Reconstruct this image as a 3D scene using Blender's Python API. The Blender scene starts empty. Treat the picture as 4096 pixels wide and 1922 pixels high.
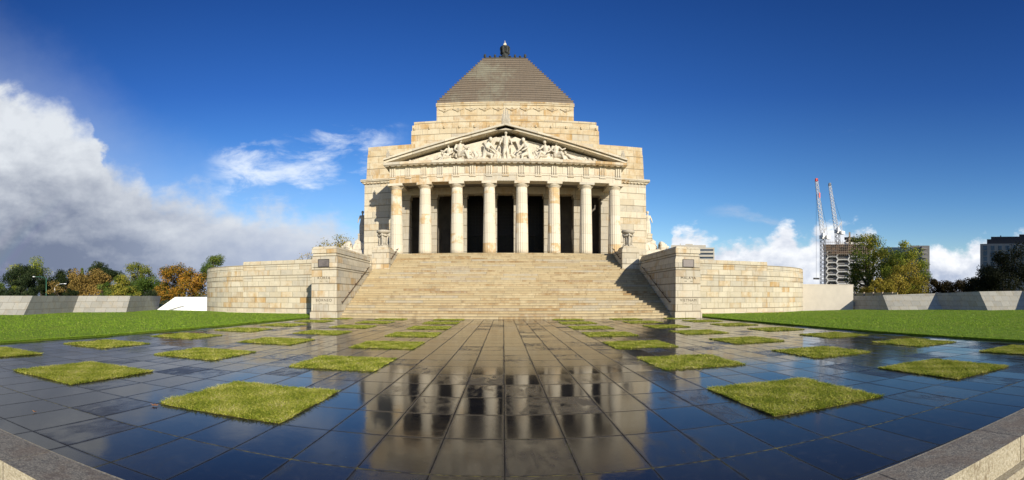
import bpy, bmesh, math, random
import numpy as np
from mathutils import Vector, Matrix
R = math.radians
sc = bpy.context.scene
COL = sc.collection
rng = random.Random(7)

# ------------------------------------------------------------------ camera (a swept phone panorama: cylinder projection)
F, X0, Y0 = 1915.0, 2014.0, 1187.0
CAM = (-0.18, 0.0, 1.418)
cd = bpy.data.cameras.new('camera')
cam = bpy.data.objects.new('camera', cd); COL.objects.link(cam); sc.camera = cam
cam.location = CAM; cam.rotation_euler = (math.pi/2, 0, 0)
cd.type = 'PANO'; cd.panorama_type = 'CENTRAL_CYLINDRICAL'
cd.central_cylindrical_range_u_min = -X0/F
cd.central_cylindrical_range_u_max = (4096-X0)/F
cd.central_cylindrical_range_v_min = -(1922-Y0)/F
cd.central_cylindrical_range_v_max = Y0/F
cd.central_cylindrical_radius = 1.0
cd.clip_start = 0.05; cd.clip_end = 5000

def at(px, py, dist):
    """point seen in direction (px,py) of the photo at a horizontal distance"""
    th = (px-X0)/F
    return (CAM[0]+dist*math.sin(th), dist*math.cos(th), CAM[2]+(Y0-py)/F*dist)
def zat(py, dist): return CAM[2]+(Y0-py)/F*dist

# ------------------------------------------------------------------ node helpers
class NG:
    def __init__(s, nt): s.nt = nt
    def n(s, t, **kw):
        nd = s.nt.nodes.new(t)
        for k, v in kw.items(): setattr(nd, k, v)
        return nd
    def put(s, sock, v):
        if v is None: return
        if isinstance(v, bpy.types.NodeSocket): s.nt.links.new(v, sock)
        else:
            if hasattr(sock.default_value, '__len__') and not hasattr(v, '__len__'): v = (v,)*len(sock.default_value)
            if hasattr(v, '__len__') and len(v) == 3 and len(sock.default_value) == 4: v = (*v, 1)
            sock.default_value = v
    def m(s, op, a, b=None, c=None, clamp=False):
        nd = s.n('ShaderNodeMath', operation=op, use_clamp=clamp)
        for i, v in enumerate((a, b, c)): s.put(nd.inputs[i], v)
        return nd.outputs[0]
    def vm(s, op, a, b=None, scale=None):
        nd = s.n('ShaderNodeVectorMath', operation=op)
        s.put(nd.inputs[0], a); s.put(nd.inputs[1], b)
        if scale is not None: s.put(nd.inputs['Scale'], scale)
        return nd.outputs[0]
    def mix(s, f, a, b, blend='MIX'):
        nd = s.n('ShaderNodeMix', data_type='RGBA', blend_type=blend)
        s.put(nd.inputs[0], f); s.put(nd.inputs[6], a); s.put(nd.inputs[7], b)
        return nd.outputs[2]
    def fmix(s, f, a, b):
        nd = s.n('ShaderNodeMix', data_type='FLOAT')
        s.put(nd.inputs[0], f); s.put(nd.inputs[2], a); s.put(nd.inputs[3], b)
        return nd.outputs[0]
    def ramp(s, f, stops, interp='LINEAR'):
        nd = s.n('ShaderNodeValToRGB'); cr = nd.color_ramp; cr.interpolation = interp
        while len(cr.elements) < len(stops): cr.elements.new(0.5)
        for e, (p, c) in zip(cr.elements, stops):
            e.position = p
            if not hasattr(c, '__len__'): c = (c, c, c)
            e.color = (*c[:3], 1)
        s.put(nd.inputs[0], f)
        return nd.outputs[0]
    def sstep(s, x, a, b):
        nd = s.n('ShaderNodeMapRange', interpolation_type='SMOOTHSTEP')
        s.put(nd.inputs[0], x); s.put(nd.inputs[1], a); s.put(nd.inputs[2], b)
        nd.inputs[3].default_value = 0; nd.inputs[4].default_value = 1
        return nd.outputs[0]
    def lin(s, x, a, b, c=0.0, d=1.0):
        nd = s.n('ShaderNodeMapRange')
        s.put(nd.inputs[0], x); s.put(nd.inputs[1], a); s.put(nd.inputs[2], b); s.put(nd.inputs[3], c); s.put(nd.inputs[4], d)
        return nd.outputs[0]
    def noise(s, vec, scale, detail=3, rough=0.55, dist=0.0, col=False):
        nd = s.n('ShaderNodeTexNoise')
        s.put(nd.inputs['Vector'], vec); nd.inputs['Scale'].default_value = scale
        nd.inputs['Detail'].default_value = detail; nd.inputs['Roughness'].default_value = rough
        nd.inputs['Distortion'].default_value = dist
        return nd.outputs[1 if col else 0]
    def white(s, vec):
        nd = s.n('ShaderNodeTexWhiteNoise', noise_dimensions='3D'); s.put(nd.inputs['Vector'], vec)
        return nd.outputs[0], nd.outputs[1]
    def comb(s, x, y, z):
        nd = s.n('ShaderNodeCombineXYZ')
        for i, v in enumerate((x, y, z)): s.put(nd.inputs[i], v)
        return nd.outputs[0]
    def sep(s, v):
        nd = s.n('ShaderNodeSeparateXYZ'); s.put(nd.inputs[0], v); return nd.outputs
    def scale(s, v, sv): return s.vm('MULTIPLY', v, sv)
    def uv(s): return s.n('ShaderNodeUVMap').outputs[0]
    def pos(s): return s.n('ShaderNodeNewGeometry').outputs['Position']
    def orand(s): return s.n('ShaderNodeObjectInfo').outputs['Random']
    def bump(s, h, strength=0.3, dist=0.02, normal=None):
        nd = s.n('ShaderNodeBump'); nd.inputs['Strength'].default_value = strength; nd.inputs['Distance'].default_value = dist
        s.put(nd.inputs['Height'], h); s.put(nd.inputs['Normal'], normal)
        return nd.outputs[0]

def material(name, color=(0.5, 0.5, 0.5), rough=0.7, metal=0.0, spec=0.4):
    mt = bpy.data.materials.new(name); mt.use_nodes = True
    g = NG(mt.node_tree); b = mt.node_tree.nodes['Principled BSDF']
    g.b = b
    b.inputs['Base Color'].default_value = (*color, 1); b.inputs['Roughness'].default_value = rough
    b.inputs['Metallic'].default_value = metal; b.inputs['Specular IOR Level'].default_value = spec
    return mt, g
def setc(g, c=None, rough=None, normal=None):
    if c is not None: g.put(g.b.inputs['Base Color'], c)
    if rough is not None: g.put(g.b.inputs['Roughness'], rough)
    if normal is not None: g.put(g.b.inputs['Normal'], normal)
M = {}

def plain(name, color, rough=0.7, metal=0.0, var=0.18, vscale=3.0, bump=0.0):
    """a plain surface with gentle real unevenness of tone"""
    mt, g = material(name, color, rough, metal)
    n = g.noise(g.pos(), vscale, 5, 0.6)
    f = g.lin(n, 0.3, 0.7, 1-var, 1+var)
    c = g.vm('SCALE', tuple(color), None, f)
    setc(g, c, g.lin(n, 0.3, 0.7, rough*0.85, min(1, rough*1.15)))
    if bump: setc(g, normal=g.bump(g.noise(g.pos(), vscale*12, 3), bump, 0.01))
    M[name] = mt
    return mt

def stone(name, bw, bh, pale, mid, rust, p_rust=0.12, dirt=0.35, joint=0.010, warp=True, tone=1.0, drip=0.5):
    """coursed ashlar laid by UV (metres): every block its own tone, a share of them rust-stained, drip streaks, thin joints"""
    mt, g = material(name, rough=0.82, spec=0.25)
    uv = g.uv(); u, v, _ = g.sep(uv)
    if warp:                                           # alternate tall and low courses
        s1 = g.m('SINE', g.m('MULTIPLY', v, 2*math.pi/(2*bh)))
        v = g.m('ADD', v, g.m('MULTIPLY', s1, bh*0.20))
    row = g.m('FLOOR', g.m('DIVIDE', v, bh))
    rr, _ = g.white(g.comb(row, 3.7, 1.1))
    uo = g.m('ADD', g.m('DIVIDE', u, bw), g.m('ADD', g.m('MULTIPLY', row, 0.5), g.m('MULTIPLY', rr, 0.35)))
    colu = g.m('FLOOR', uo)
    cell = g.comb(colu, row, g.m('MULTIPLY', g.orand(), 17.0))
    r1, rc = g.white(cell)
    ra, rb, rcz = g.sep(rc)
    fu = g.m('FRACT', uo); fv = g.m('FRACT', g.m('DIVIDE', v, bh))
    du = g.m('MULTIPLY', g.m('MINIMUM', fu, g.m('SUBTRACT', 1.0, fu)), bw)
    dv = g.m('MULTIPLY', g.m('MINIMUM', fv, g.m('SUBTRACT', 1.0, fv)), bh)
    dj = g.m('MINIMUM', du, dv)
    jm = g.sstep(dj, joint*2.0, joint*0.5)
    P = g.pos()
    n1 = g.noise(P, 1.6, 6, 0.65); n2 = g.noise(P, 9.0, 5, 0.7); n3 = g.noise(P, 40, 3, 0.6)
    # streaks run down the wall
    n4 = g.noise(g.vm('MULTIPLY', P, (1, 1, 0.12)), 3.2, 4, 0.65)
    n5 = g.noise(g.vm('MULTIPLY', P, (1, 1, 0.25)), 2.0, 5, 0.7)
    base = g.mix(g.lin(r1, 0.0, 1.0), tuple(x*tone for x in pale), tuple(x*tone for x in mid))
    base = g.mix(g.m('MULTIPLY', g.m('LESS_THAN', rcz, 0.22), g.lin(n1, 0.3, 0.6, 0.25, 0.8)), base, (0.43*tone, 0.40*tone, 0.33*tone))
    base = g.mix(g.m('MULTIPLY', g.sstep(n5, 0.45, 0.75), 0.40), base, tuple(x*tone for x in (0.47, 0.355, 0.19)))
    base = g.mix(g.lin(n2, 0.35, 0.7, 0, 0.35), base, tuple(x*tone*0.78 for x in mid))
    isr = g.m('LESS_THAN', ra, p_rust)
    rustm = g.m('MULTIPLY', isr, g.sstep(g.m('ADD', n5, g.m('MULTIPLY', rb, 0.22)), 0.42, 0.84))
    faint = g.m('MULTIPLY', g.m('LESS_THAN', rb, p_rust*2.2), g.sstep(n1, 0.38, 0.62))
    base = g.mix(g.m('MULTIPLY', faint, 0.38), base, tuple(x*tone for x in rust))
    base = g.mix(g.m('MULTIPLY', rustm, 0.9), base, tuple(x*tone*0.92 for x in rust))
    streak = g.sstep(n4, 0.54, 0.78)
    base = g.mix(g.m('MULTIPLY', streak, drip), base, tuple(x*0.55 for x in rust))
    base = g.mix(g.m('MULTIPLY', g.sstep(n1, 0.48, 0.75), dirt), base, (0.20*tone, 0.18*tone, 0.13*tone))
    base = g.mix(g.m('MULTIPLY', jm, 0.8), base, (0.13, 0.105, 0.065))
    h = g.m('ADD', g.m('MULTIPLY', n3, 0.35), g.m('SUBTRACT', g.m('MULTIPLY', n2, 0.5), jm))
    setc(g, base, None, g.bump(h, 0.35, 0.012))
    M[name] = mt
    return mt

PALE, MID, RUST = (0.67, 0.61, 0.475), (0.53, 0.465, 0.335), (0.46, 0.28, 0.10)
stone('ashlar', 1.75, 0.62, PALE, MID, RUST, 0.06, 0.16)
stone('ashlar_upper', 1.75, 0.62, (0.63, 0.56, 0.405), (0.53, 0.445, 0.29), (0.45, 0.275, 0.095), 0.30, 0.2)
stone('ashlar_wall', 1.05, 0.45, (0.61, 0.55, 0.42), (0.49, 0.435, 0.325), (0.46, 0.285, 0.105), 0.10, 0.30)
stone('ashlar_fine', 2.8, 1.5, (0.66, 0.60, 0.47), (0.60, 0.53, 0.40), RUST, 0.10, 0.14, warp=False, drip=0.25)
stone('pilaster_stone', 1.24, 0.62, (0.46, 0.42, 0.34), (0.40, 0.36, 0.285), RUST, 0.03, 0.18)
stone('stair_stone', 2.6, 0.165, (0.54, 0.45, 0.28), (0.42, 0.335, 0.195), (0.32, 0.20, 0.085), 0.14, 0.45, joint=0.008, warp=False, drip=0.55)
stone('low_granite', 0.95, 0.50, (0.46, 0.44, 0.37), (0.34, 0.33, 0.285), (0.36, 0.33, 0.25), 0.05, 0.25, joint=0.008, warp=False, drip=0.2)

def column_stone():
    mt, g = material('column_stone', rough=0.82, spec=0.25)
    u, v, _ = g.sep(g.uv()); orr = g.orand()
    row = g.m('FLOOR', g.m('DIVIDE', v, 0.86))
    r1, rc = g.white(g.comb(row, g.m('MULTIPLY', orr, 31.0), 2.0)); ra, rb, rz = g.sep(rc)
    fv = g.m('FRACT', g.m('DIVIDE', v, 0.86))
    jm = g.sstep(g.m('MULTIPLY', g.m('MINIMUM', fv, g.m('SUBTRACT', 1.0, fv)), 0.86), 0.014, 0.005)
    P = g.pos()
    n1 = g.noise(g.vm('ADD', P, g.comb(g.m('MULTIPLY', orr, 50), 0, 0)), 1.5, 6, 0.65)
    n2 = g.noise(g.vm('MULTIPLY', P, (1, 1, 0.3)), 6, 5, 0.7); n3 = g.noise(P, 30, 3)
    base = g.mix(r1, (0.68, 0.62, 0.49), (0.60, 0.53, 0.40))
    base = g.mix(g.m('MULTIPLY', g.sstep(n2, 0.5, 0.8), 0.35), base, (0.40, 0.32, 0.2))
    rm = g.m('MULTIPLY', g.m('LESS_THAN', ra, 0.27), g.sstep(g.m('ADD', n1, g.m('MULTIPLY', rb, 0.15)), 0.45, 0.66))
    base = g.mix(g.m('MULTIPLY', rm, 0.7), base, (0.49, 0.30, 0.095))
    base = g.mix(g.m('MULTIPLY', jm, 0.55), base, (0.16, 0.13, 0.09))
    setc(g, base, None, g.bump(g.m('ADD', n3, n2), 0.25, 0.01))
    M['column_stone'] = mt
column_stone()

def sculpt_stone(name, c, dark):
    mt, g = material(name, rough=0.85, spec=0.2)
    P = g.pos(); n1 = g.noise(P, 2.2, 5, 0.65); n2 = g.noise(P, 11, 4, 0.65)
    col = g.mix(g.sstep(n1, 0.35, 0.7), c, tuple(x*0.8 for x in c))
    col = g.mix(g.m('MULTIPLY', g.sstep(n2, 0.5, 0.75), 0.5), col, dark)
    setc(g, col, None, g.bump(n2, 0.4, 0.03)); M[name] = mt
sculpt_stone('carved_stone', (0.66, 0.60, 0.48), (0.36, 0.27, 0.15))
sculpt_stone('weathered_shaded_stone', (0.50, 0.45, 0.355), (0.20, 0.16, 0.10))  # weathering on urns and ornaments, painted shade on the left statue

def copper_roof():
    mt, g = material('weathered_copper', rough=0.62, spec=0.35)
    u, v, _ = g.sep(g.uv()); P = g.pos(); x, y, z = g.sep(P)
    n1 = g.noise(P, 0.32, 5, 0.6); n2 = g.noise(g.vm('MULTIPLY', P, (1, 1, 0.25)), 2.4, 5, 0.7); n3 = g.noise(P, 7, 4)
    col = g.mix(g.lin(n3, 0.3, 0.7), (0.120, 0.093, 0.066), (0.165, 0.130, 0.092))
    rowr, _ = g.white(g.comb(g.m('FLOOR', g.m('DIVIDE', g.m('SUBTRACT', z, 21.9), 0.34)), g.m('FLOOR', g.m('DIVIDE', u, 1.6)), 0))
    col = g.mix(g.m('MULTIPLY', rowr, 0.35), col, (0.19, 0.145, 0.10))
    gm = g.m('ADD', g.m('MULTIPLY', n1, 1.5), g.m('ADD', g.m('MULTIPLY', n2, 0.75), g.m('MULTIPLY', g.m('ABSOLUTE', g.m('ADD', x, 2.2)), -0.075)))
    col = g.mix(g.m('MULTIPLY', g.sstep(gm, 0.92, 1.35), 0.6), col, (0.245, 0.245, 0.18))
    seam = g.m('LESS_THAN', g.m('FRACT', g.m('DIVIDE', u, 1.6)), 0.02)
    col = g.mix(g.m('MULTIPLY', seam, 0.5), col, (0.07, 0.06, 0.05))
    setc(g, col, None, g.bump(n3, 0.15, 0.02)); M['weathered_copper'] = mt
copper_roof()

plain('dark_bronze', (0.030, 0.028, 0.024), 0.5, 0.3, 0.3, 5)
plain('black_copper', (0.035, 0.038, 0.033), 0.7, 0.0, 0.4, 6)
plain('gilt', (0.85, 0.76, 0.52), 0.45, 0.0, 0.1)
plain('bronze_plaque', (0.155, 0.135, 0.125), 0.5, 0.2, 0.2, 4)
plain('engraving', (0.055, 0.042, 0.028), 0.95)
plain('rail_bronze', (0.10, 0.062, 0.04), 0.45, 0.3, 0.3, 8)
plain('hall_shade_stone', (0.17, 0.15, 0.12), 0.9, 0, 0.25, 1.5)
plain('white_paint', (0.86, 0.86, 0.84), 0.6, 0, 0.03, 2)
plain('beige_render', (0.60, 0.545, 0.45), 0.85, 0, 0.08, 1.2)
plain('yellow_board', (0.62, 0.50, 0.24), 0.7, 0, 0.15, 1.0)
plain('steel', (0.45, 0.46, 0.47), 0.35, 0.7)
plain('green_steel', (0.05, 0.16, 0.09), 0.5)
plain('crane_white', (0.78, 0.77, 0.75), 0.5, 0, 0.08)
plain('crane_red', (0.65, 0.07, 0.05), 0.5)
plain('crane_grey', (0.22, 0.23, 0.25), 0.6)
plain('concrete_pale', (0.50, 0.46, 0.38), 0.8, 0, 0.1, 0.4)
plain('concrete_grey', (0.30, 0.285, 0.26), 0.8, 0, 0.12, 0.3)
plain('lattice_white', (0.80, 0.77, 0.70), 0.6, 0, 0.08, 0.4)
plain('tower_void', (0.065, 0.058, 0.055), 0.8, 0, 0.5, 0.5)
plain('scaffold_tube', (0.42, 0.33, 0.24), 0.6, 0, 0.2)
plain('scaffold_mesh', (0.26, 0.16, 0.10), 0.8, 0, 0.4, 0.6)
plain('site_black', (0.03, 0.03, 0.034), 0.6)
plain('window_glass', (0.05, 0.07, 0.10), 0.12, 0, 0.3, 0.5)
plain('blue_glass', (0.045, 0.085, 0.13), 0.15, 0, 0.5, 0.35)
plain('roof_tile', (0.30, 0.17, 0.11), 0.8)
plain('dead_leaf', (0.34, 0.15, 0.05), 0.7)
plain('bark_pale', (0.42, 0.37, 0.29), 0.85, 0, 0.3, 4)
plain('bark_dark', (0.055, 0.043, 0.033), 0.9, 0, 0.3, 6)
plain('soil', (0.075, 0.055, 0.035), 0.95, 0, 0.3, 8)

def granite_kerb():
    mt, g = material('kerb_granite', rough=0.75, spec=0.15)
    P = g.pos(); n1 = g.noise(P, 60, 4, 0.7); n2 = g.noise(P, 3, 4); n3 = g.noise(P, 22, 4, 0.7)
    c = g.ramp(n1, [(0.3, (0.085, 0.075, 0.06)), (0.45, (0.21, 0.19, 0.15)), (0.58, (0.34, 0.305, 0.235)), (0.72, (0.46, 0.41, 0.31))])
    c = g.mix(g.m('MULTIPLY', g.sstep(n3, 0.45, 0.65), 0.5), c, (0.10, 0.095, 0.085))
    c = g.mix(g.m('MULTIPLY', g.sstep(g.noise(P, 7, 5, 0.7), 0.5, 0.68), 0.5), c, (0.085, 0.085, 0.085))
    c = g.mix(g.m('MULTIPLY', g.sstep(n2, 0.42, 0.62), 0.45), c, (0.20, 0.145, 0.10))
    setc(g, c, g.lin(n3, 0.3, 0.7, 0.65, 0.9), g.bump(n1, 0.6, 0.006)); M['kerb_granite'] = mt
    mt, g = material('kerb_face', rough=0.9, spec=0.2)
    P = g.pos(); n1 = g.noise(P, 45, 4, 0.7); n4 = g.noise(g.vm('MULTIPLY', P, (1, 1, 0.5)), 7, 6, 0.7)
    c = g.ramp(n1, [(0.3, (0.20, 0.17, 0.11)), (0.5, (0.36, 0.315, 0.22)), (0.7, (0.50, 0.455, 0.35))])
    c = g.mix(g.m('MULTIPLY', g.sstep(n4, 0.52, 0.7), 0.7), c, (0.12, 0.08, 0.04))
    setc(g, c, None, g.bump(n1, 0.6, 0.01)); M['kerb_face'] = mt
granite_kerb()

# ------------------------------------------------------------------ mesh builder
class MB:
    def __init__(s): s.v = []; s.f = []; s.uv = []; s.mi = []; s.smooth = []; s.cur = 0; s.sm = False
    def face(s, pts, uv=None):
        i = len(s.v); s.v += [tuple(p) for p in pts]; s.f.append(tuple(range(i, i+len(pts)))); s.uv.append(uv); s.mi.append(s.cur); s.smooth.append(s.sm)
    def hexa(s, p):
        """8 corners: bottom ring 0-3, top ring 4-7 (counter-clockwise seen from above)"""
        for q in ((0, 3, 2, 1), (4, 5, 6, 7), (0, 1, 5, 4), (1, 2, 6, 5), (2, 3, 7, 6), (3, 0, 4, 7)): s.face([p[k] for k in q])
    def box(s, x0, x1, y0, y1, z0, z1, tx=0.0, ty=0.0):
        """tx, ty: how far the top is drawn in on each side"""
        if x0 > x1: x0, x1 = x1, x0
        s.hexa([(x0, y0, z0), (x1, y0, z0), (x1, y1, z0), (x0, y1, z0), (x0+tx, y0+ty, z1), (x1-tx, y0+ty, z1), (x1-tx, y1-ty, z1), (x0+tx, y1-ty, z1)])
    def prism_y(s, poly, y0, y1):
        """poly in (x,z), counter-clockwise seen from the front (-Y)"""
        n = len(poly)
        s.face([(x, y0, z) for x, z in poly]); s.face([(x, y1, z) for x, z in reversed(poly)])
        for i in range(n):
            a, b = poly[i], poly[(i+1) % n]
            s.face([(a[0], y0, a[1]), (a[0], y1, a[1]), (b[0], y1, b[1]), (b[0], y0, b[1])])
    def prism_x(s, poly, x0, x1):
        """poly in (y,z)"""
        n = len(poly)
        s.face([(x1, y, z) for y, z in poly]); s.face([(x0, y, z) for y, z in reversed(poly)])
        for i in range(n):
            a, b = poly[i], poly[(i+1) % n]
            s.face([(x0, a[0], a[1]), (x0, b[0], b[1]), (x1, b[0], b[1]), (x1, a[0], a[1])])
    def prism_z(s, poly, z0, z1):
        n = len(poly)
        s.face([(x, y, z1) for x, y in poly]); s.face([(x, y, z0) for x, y in reversed(poly)])
        for i in range(n):
            a, b = poly[i], poly[(i+1) % n]
            s.face([(a[0], a[1], z0), (b[0], b[1], z0), (b[0], b[1], z1), (a[0], a[1], z1)])
    def lathe(s, cx, cy, prof, n=24, mod=None, a0=0, a1=2*math.pi, cap=True):
        s.sm = True
        rings = []
        for r, z in prof:
            ring = []
            for k in range(n):
                a = a0+(a1-a0)*k/n
                rr = r if mod is None else r*mod(a)
                ring.append((cx+rr*math.cos(a), cy+rr*math.sin(a), z))
            rings.append(ring)
        for j in range(len(rings)-1):
            for k in range(n):
                k2 = (k+1) % n
                ua, ub = prof[j][0]*2*math.pi*k/n, prof[j][0]*2*math.pi*(k+1)/n
                s.face([rings[j][k], rings[j][k2], rings[j+1][k2], rings[j+1][k]], [(ua, prof[j][1]), (ub, prof[j][1]), (ub, prof[j+1][1]), (ua, prof[j+1][1])])
        if cap:
            s.sm = False
            s.face(list(reversed(rings[0]))); s.face(rings[-1])
        s.sm = False
    def tube(s, pts, rad, n=6, cap=True, smooth=True):
        """rad: one radius or one per point"""
        pts = [Vector(p) for p in pts]
        if not hasattr(rad, '__len__'): rad = [rad]*len(pts)
        rings = []; up = None
        for i, p in enumerate(pts):
            d = (pts[min(i+1, len(pts)-1)]-pts[max(i-1, 0)])
            d = d.normalized() if d.length > 1e-9 else Vector((0, 0, 1))
            if up is None:
                up = d.orthogonal().normalized()
            up = (up-d*up.dot(d)); up = up.normalized() if up.length > 1e-6 else d.orthogonal().normalized()
            w = d.cross(up)
            rings.append([p+(up*math.cos(2*math.pi*k/n+math.pi/4)+w*math.sin(2*math.pi*k/n+math.pi/4))*rad[i] for k in range(n)])
        s.sm = smooth
        for j in range(len(rings)-1):
            for k in range(n):
                k2 = (k+1) % n
                s.face([rings[j][k], rings[j][k2], rings[j+1][k2], rings[j+1][k]])
        s.sm = False
        if cap:
            s.face(list(reversed(rings[0]))); s.face(rings[-1])
    def ball(s, c, r, n=10, m=7):
        if not hasattr(r, '__len__'): r = (r, r, r)
        s.sm = True
        P = lambda i, j: (c[0]+r[0]*math.sin(math.pi*j/m)*math.cos(2*math.pi*i/n), c[1]+r[1]*math.sin(math.pi*j/m)*math.sin(2*math.pi*i/n), c[2]-r[2]*math.cos(math.pi*j/m))
        for j in range(m):
            for i in range(n):
                q = [P(i, j), P(i+1, j), P(i+1, j+1), P(i, j+1)]
                if j == 0: q = [q[0], q[2], q[3]]
                elif j == m-1: q = [q[0], q[1], q[2]]
                s.face(q)
        s.sm = False
    def capsule(s, a, b, r0, r1, n=8):
        s.tube([a, b], [r0, r1], n); s.ball(a, r0, n, 6); s.ball(b, r1, n, 6)
    def build(s, name, mats, parent=None, recalc=True, weld=True):
        org = ORIGIN.get(parent.name, Vector((0, 0, 0))) if parent is not None else Vector((0, 0, 0))
        me = bpy.data.meshes.new(name)
        me.from_pydata([Vector(p)-org for p in s.v], [], s.f)
        uvl = me.uv_layers.new(name='UVMap')
        k = 0
        for fi, f in enumerate(s.f):
            if s.uv[fi] is not None: uvs = s.uv[fi]
            else:
                P = [Vector(s.v[i]) for i in f]
                nrm = Vector((0, 0, 0))
                for a in range(len(P)):
                    b = P[(a+1) % len(P)]; nrm += P[a].cross(b)
                ax, ay, az = abs(nrm.x), abs(nrm.y), abs(nrm.z)
                if az > 1.5*max(ax, ay): uvs = [(p.x, p.y) for p in P]
                elif ax > ay: uvs = [(p.y, p.z) for p in P]
                else: uvs = [(p.x, p.z) for p in P]
            for t in uvs:
                uvl.data[k].uv = t; k += 1
        for mname in (mats if isinstance(mats, (list, tuple)) else [mats]): me.materials.append(M[mname])
        me.polygons.foreach_set('material_index', s.mi)
        me.polygons.foreach_set('use_smooth', s.smooth)
        if weld or recalc:
            bm = bmesh.new(); bm.from_mesh(me)
            if weld: bmesh.ops.remove_doubles(bm, verts=bm.verts, dist=1e-5)
            if recalc: bmesh.ops.recalc_face_normals(bm, faces=bm.faces)
            bm.to_mesh(me); bm.free()
        o = bpy.data.objects.new(name, me); COL.objects.link(o)
        if parent is not None: o.parent = parent; ORIGIN[o.name] = org
        return o
ORIGIN = {}
def tag(o, label=None, cat=None, group=None, kind=None):
    if label: o['label'] = label
    if cat: o['category'] = cat
    if group: o['group'] = group
    if kind: o['kind'] = kind
    return o
def thing(name, label, cat, loc, group=None):
    o = bpy.data.objects.new(name, None); COL.objects.link(o); o.location = loc; o.empty_display_size = 0.2
    ORIGIN[o.name] = Vector(loc)
    return tag(o, label, cat, group)
def remesh(o, vox, smooth=True):
    md = o.modifiers.new('remesh', 'REMESH'); md.mode = 'VOXEL'; md.voxel_size = vox; md.use_smooth_shade = smooth
    return o

# ------------------------------------------------------------------ light and sky
SUN_AZ, SUN_EL = R(153.5), R(20)
sd = bpy.data.lights.new('sun', 'SUN'); sd.energy = 4.7; sd.angle = R(0.5); sd.color = (1.0, 0.925, 0.79)
so = bpy.data.objects.new('sun', sd); COL.objects.link(so)
to_sun = Vector((math.sin(SUN_AZ)*math.cos(SUN_EL), math.cos(SUN_AZ)*math.cos(SUN_EL), math.sin(SUN_EL)))
so.rotation_euler = to_sun.to_track_quat('Z', 'Y').to_euler(); so.location = to_sun*200

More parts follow.
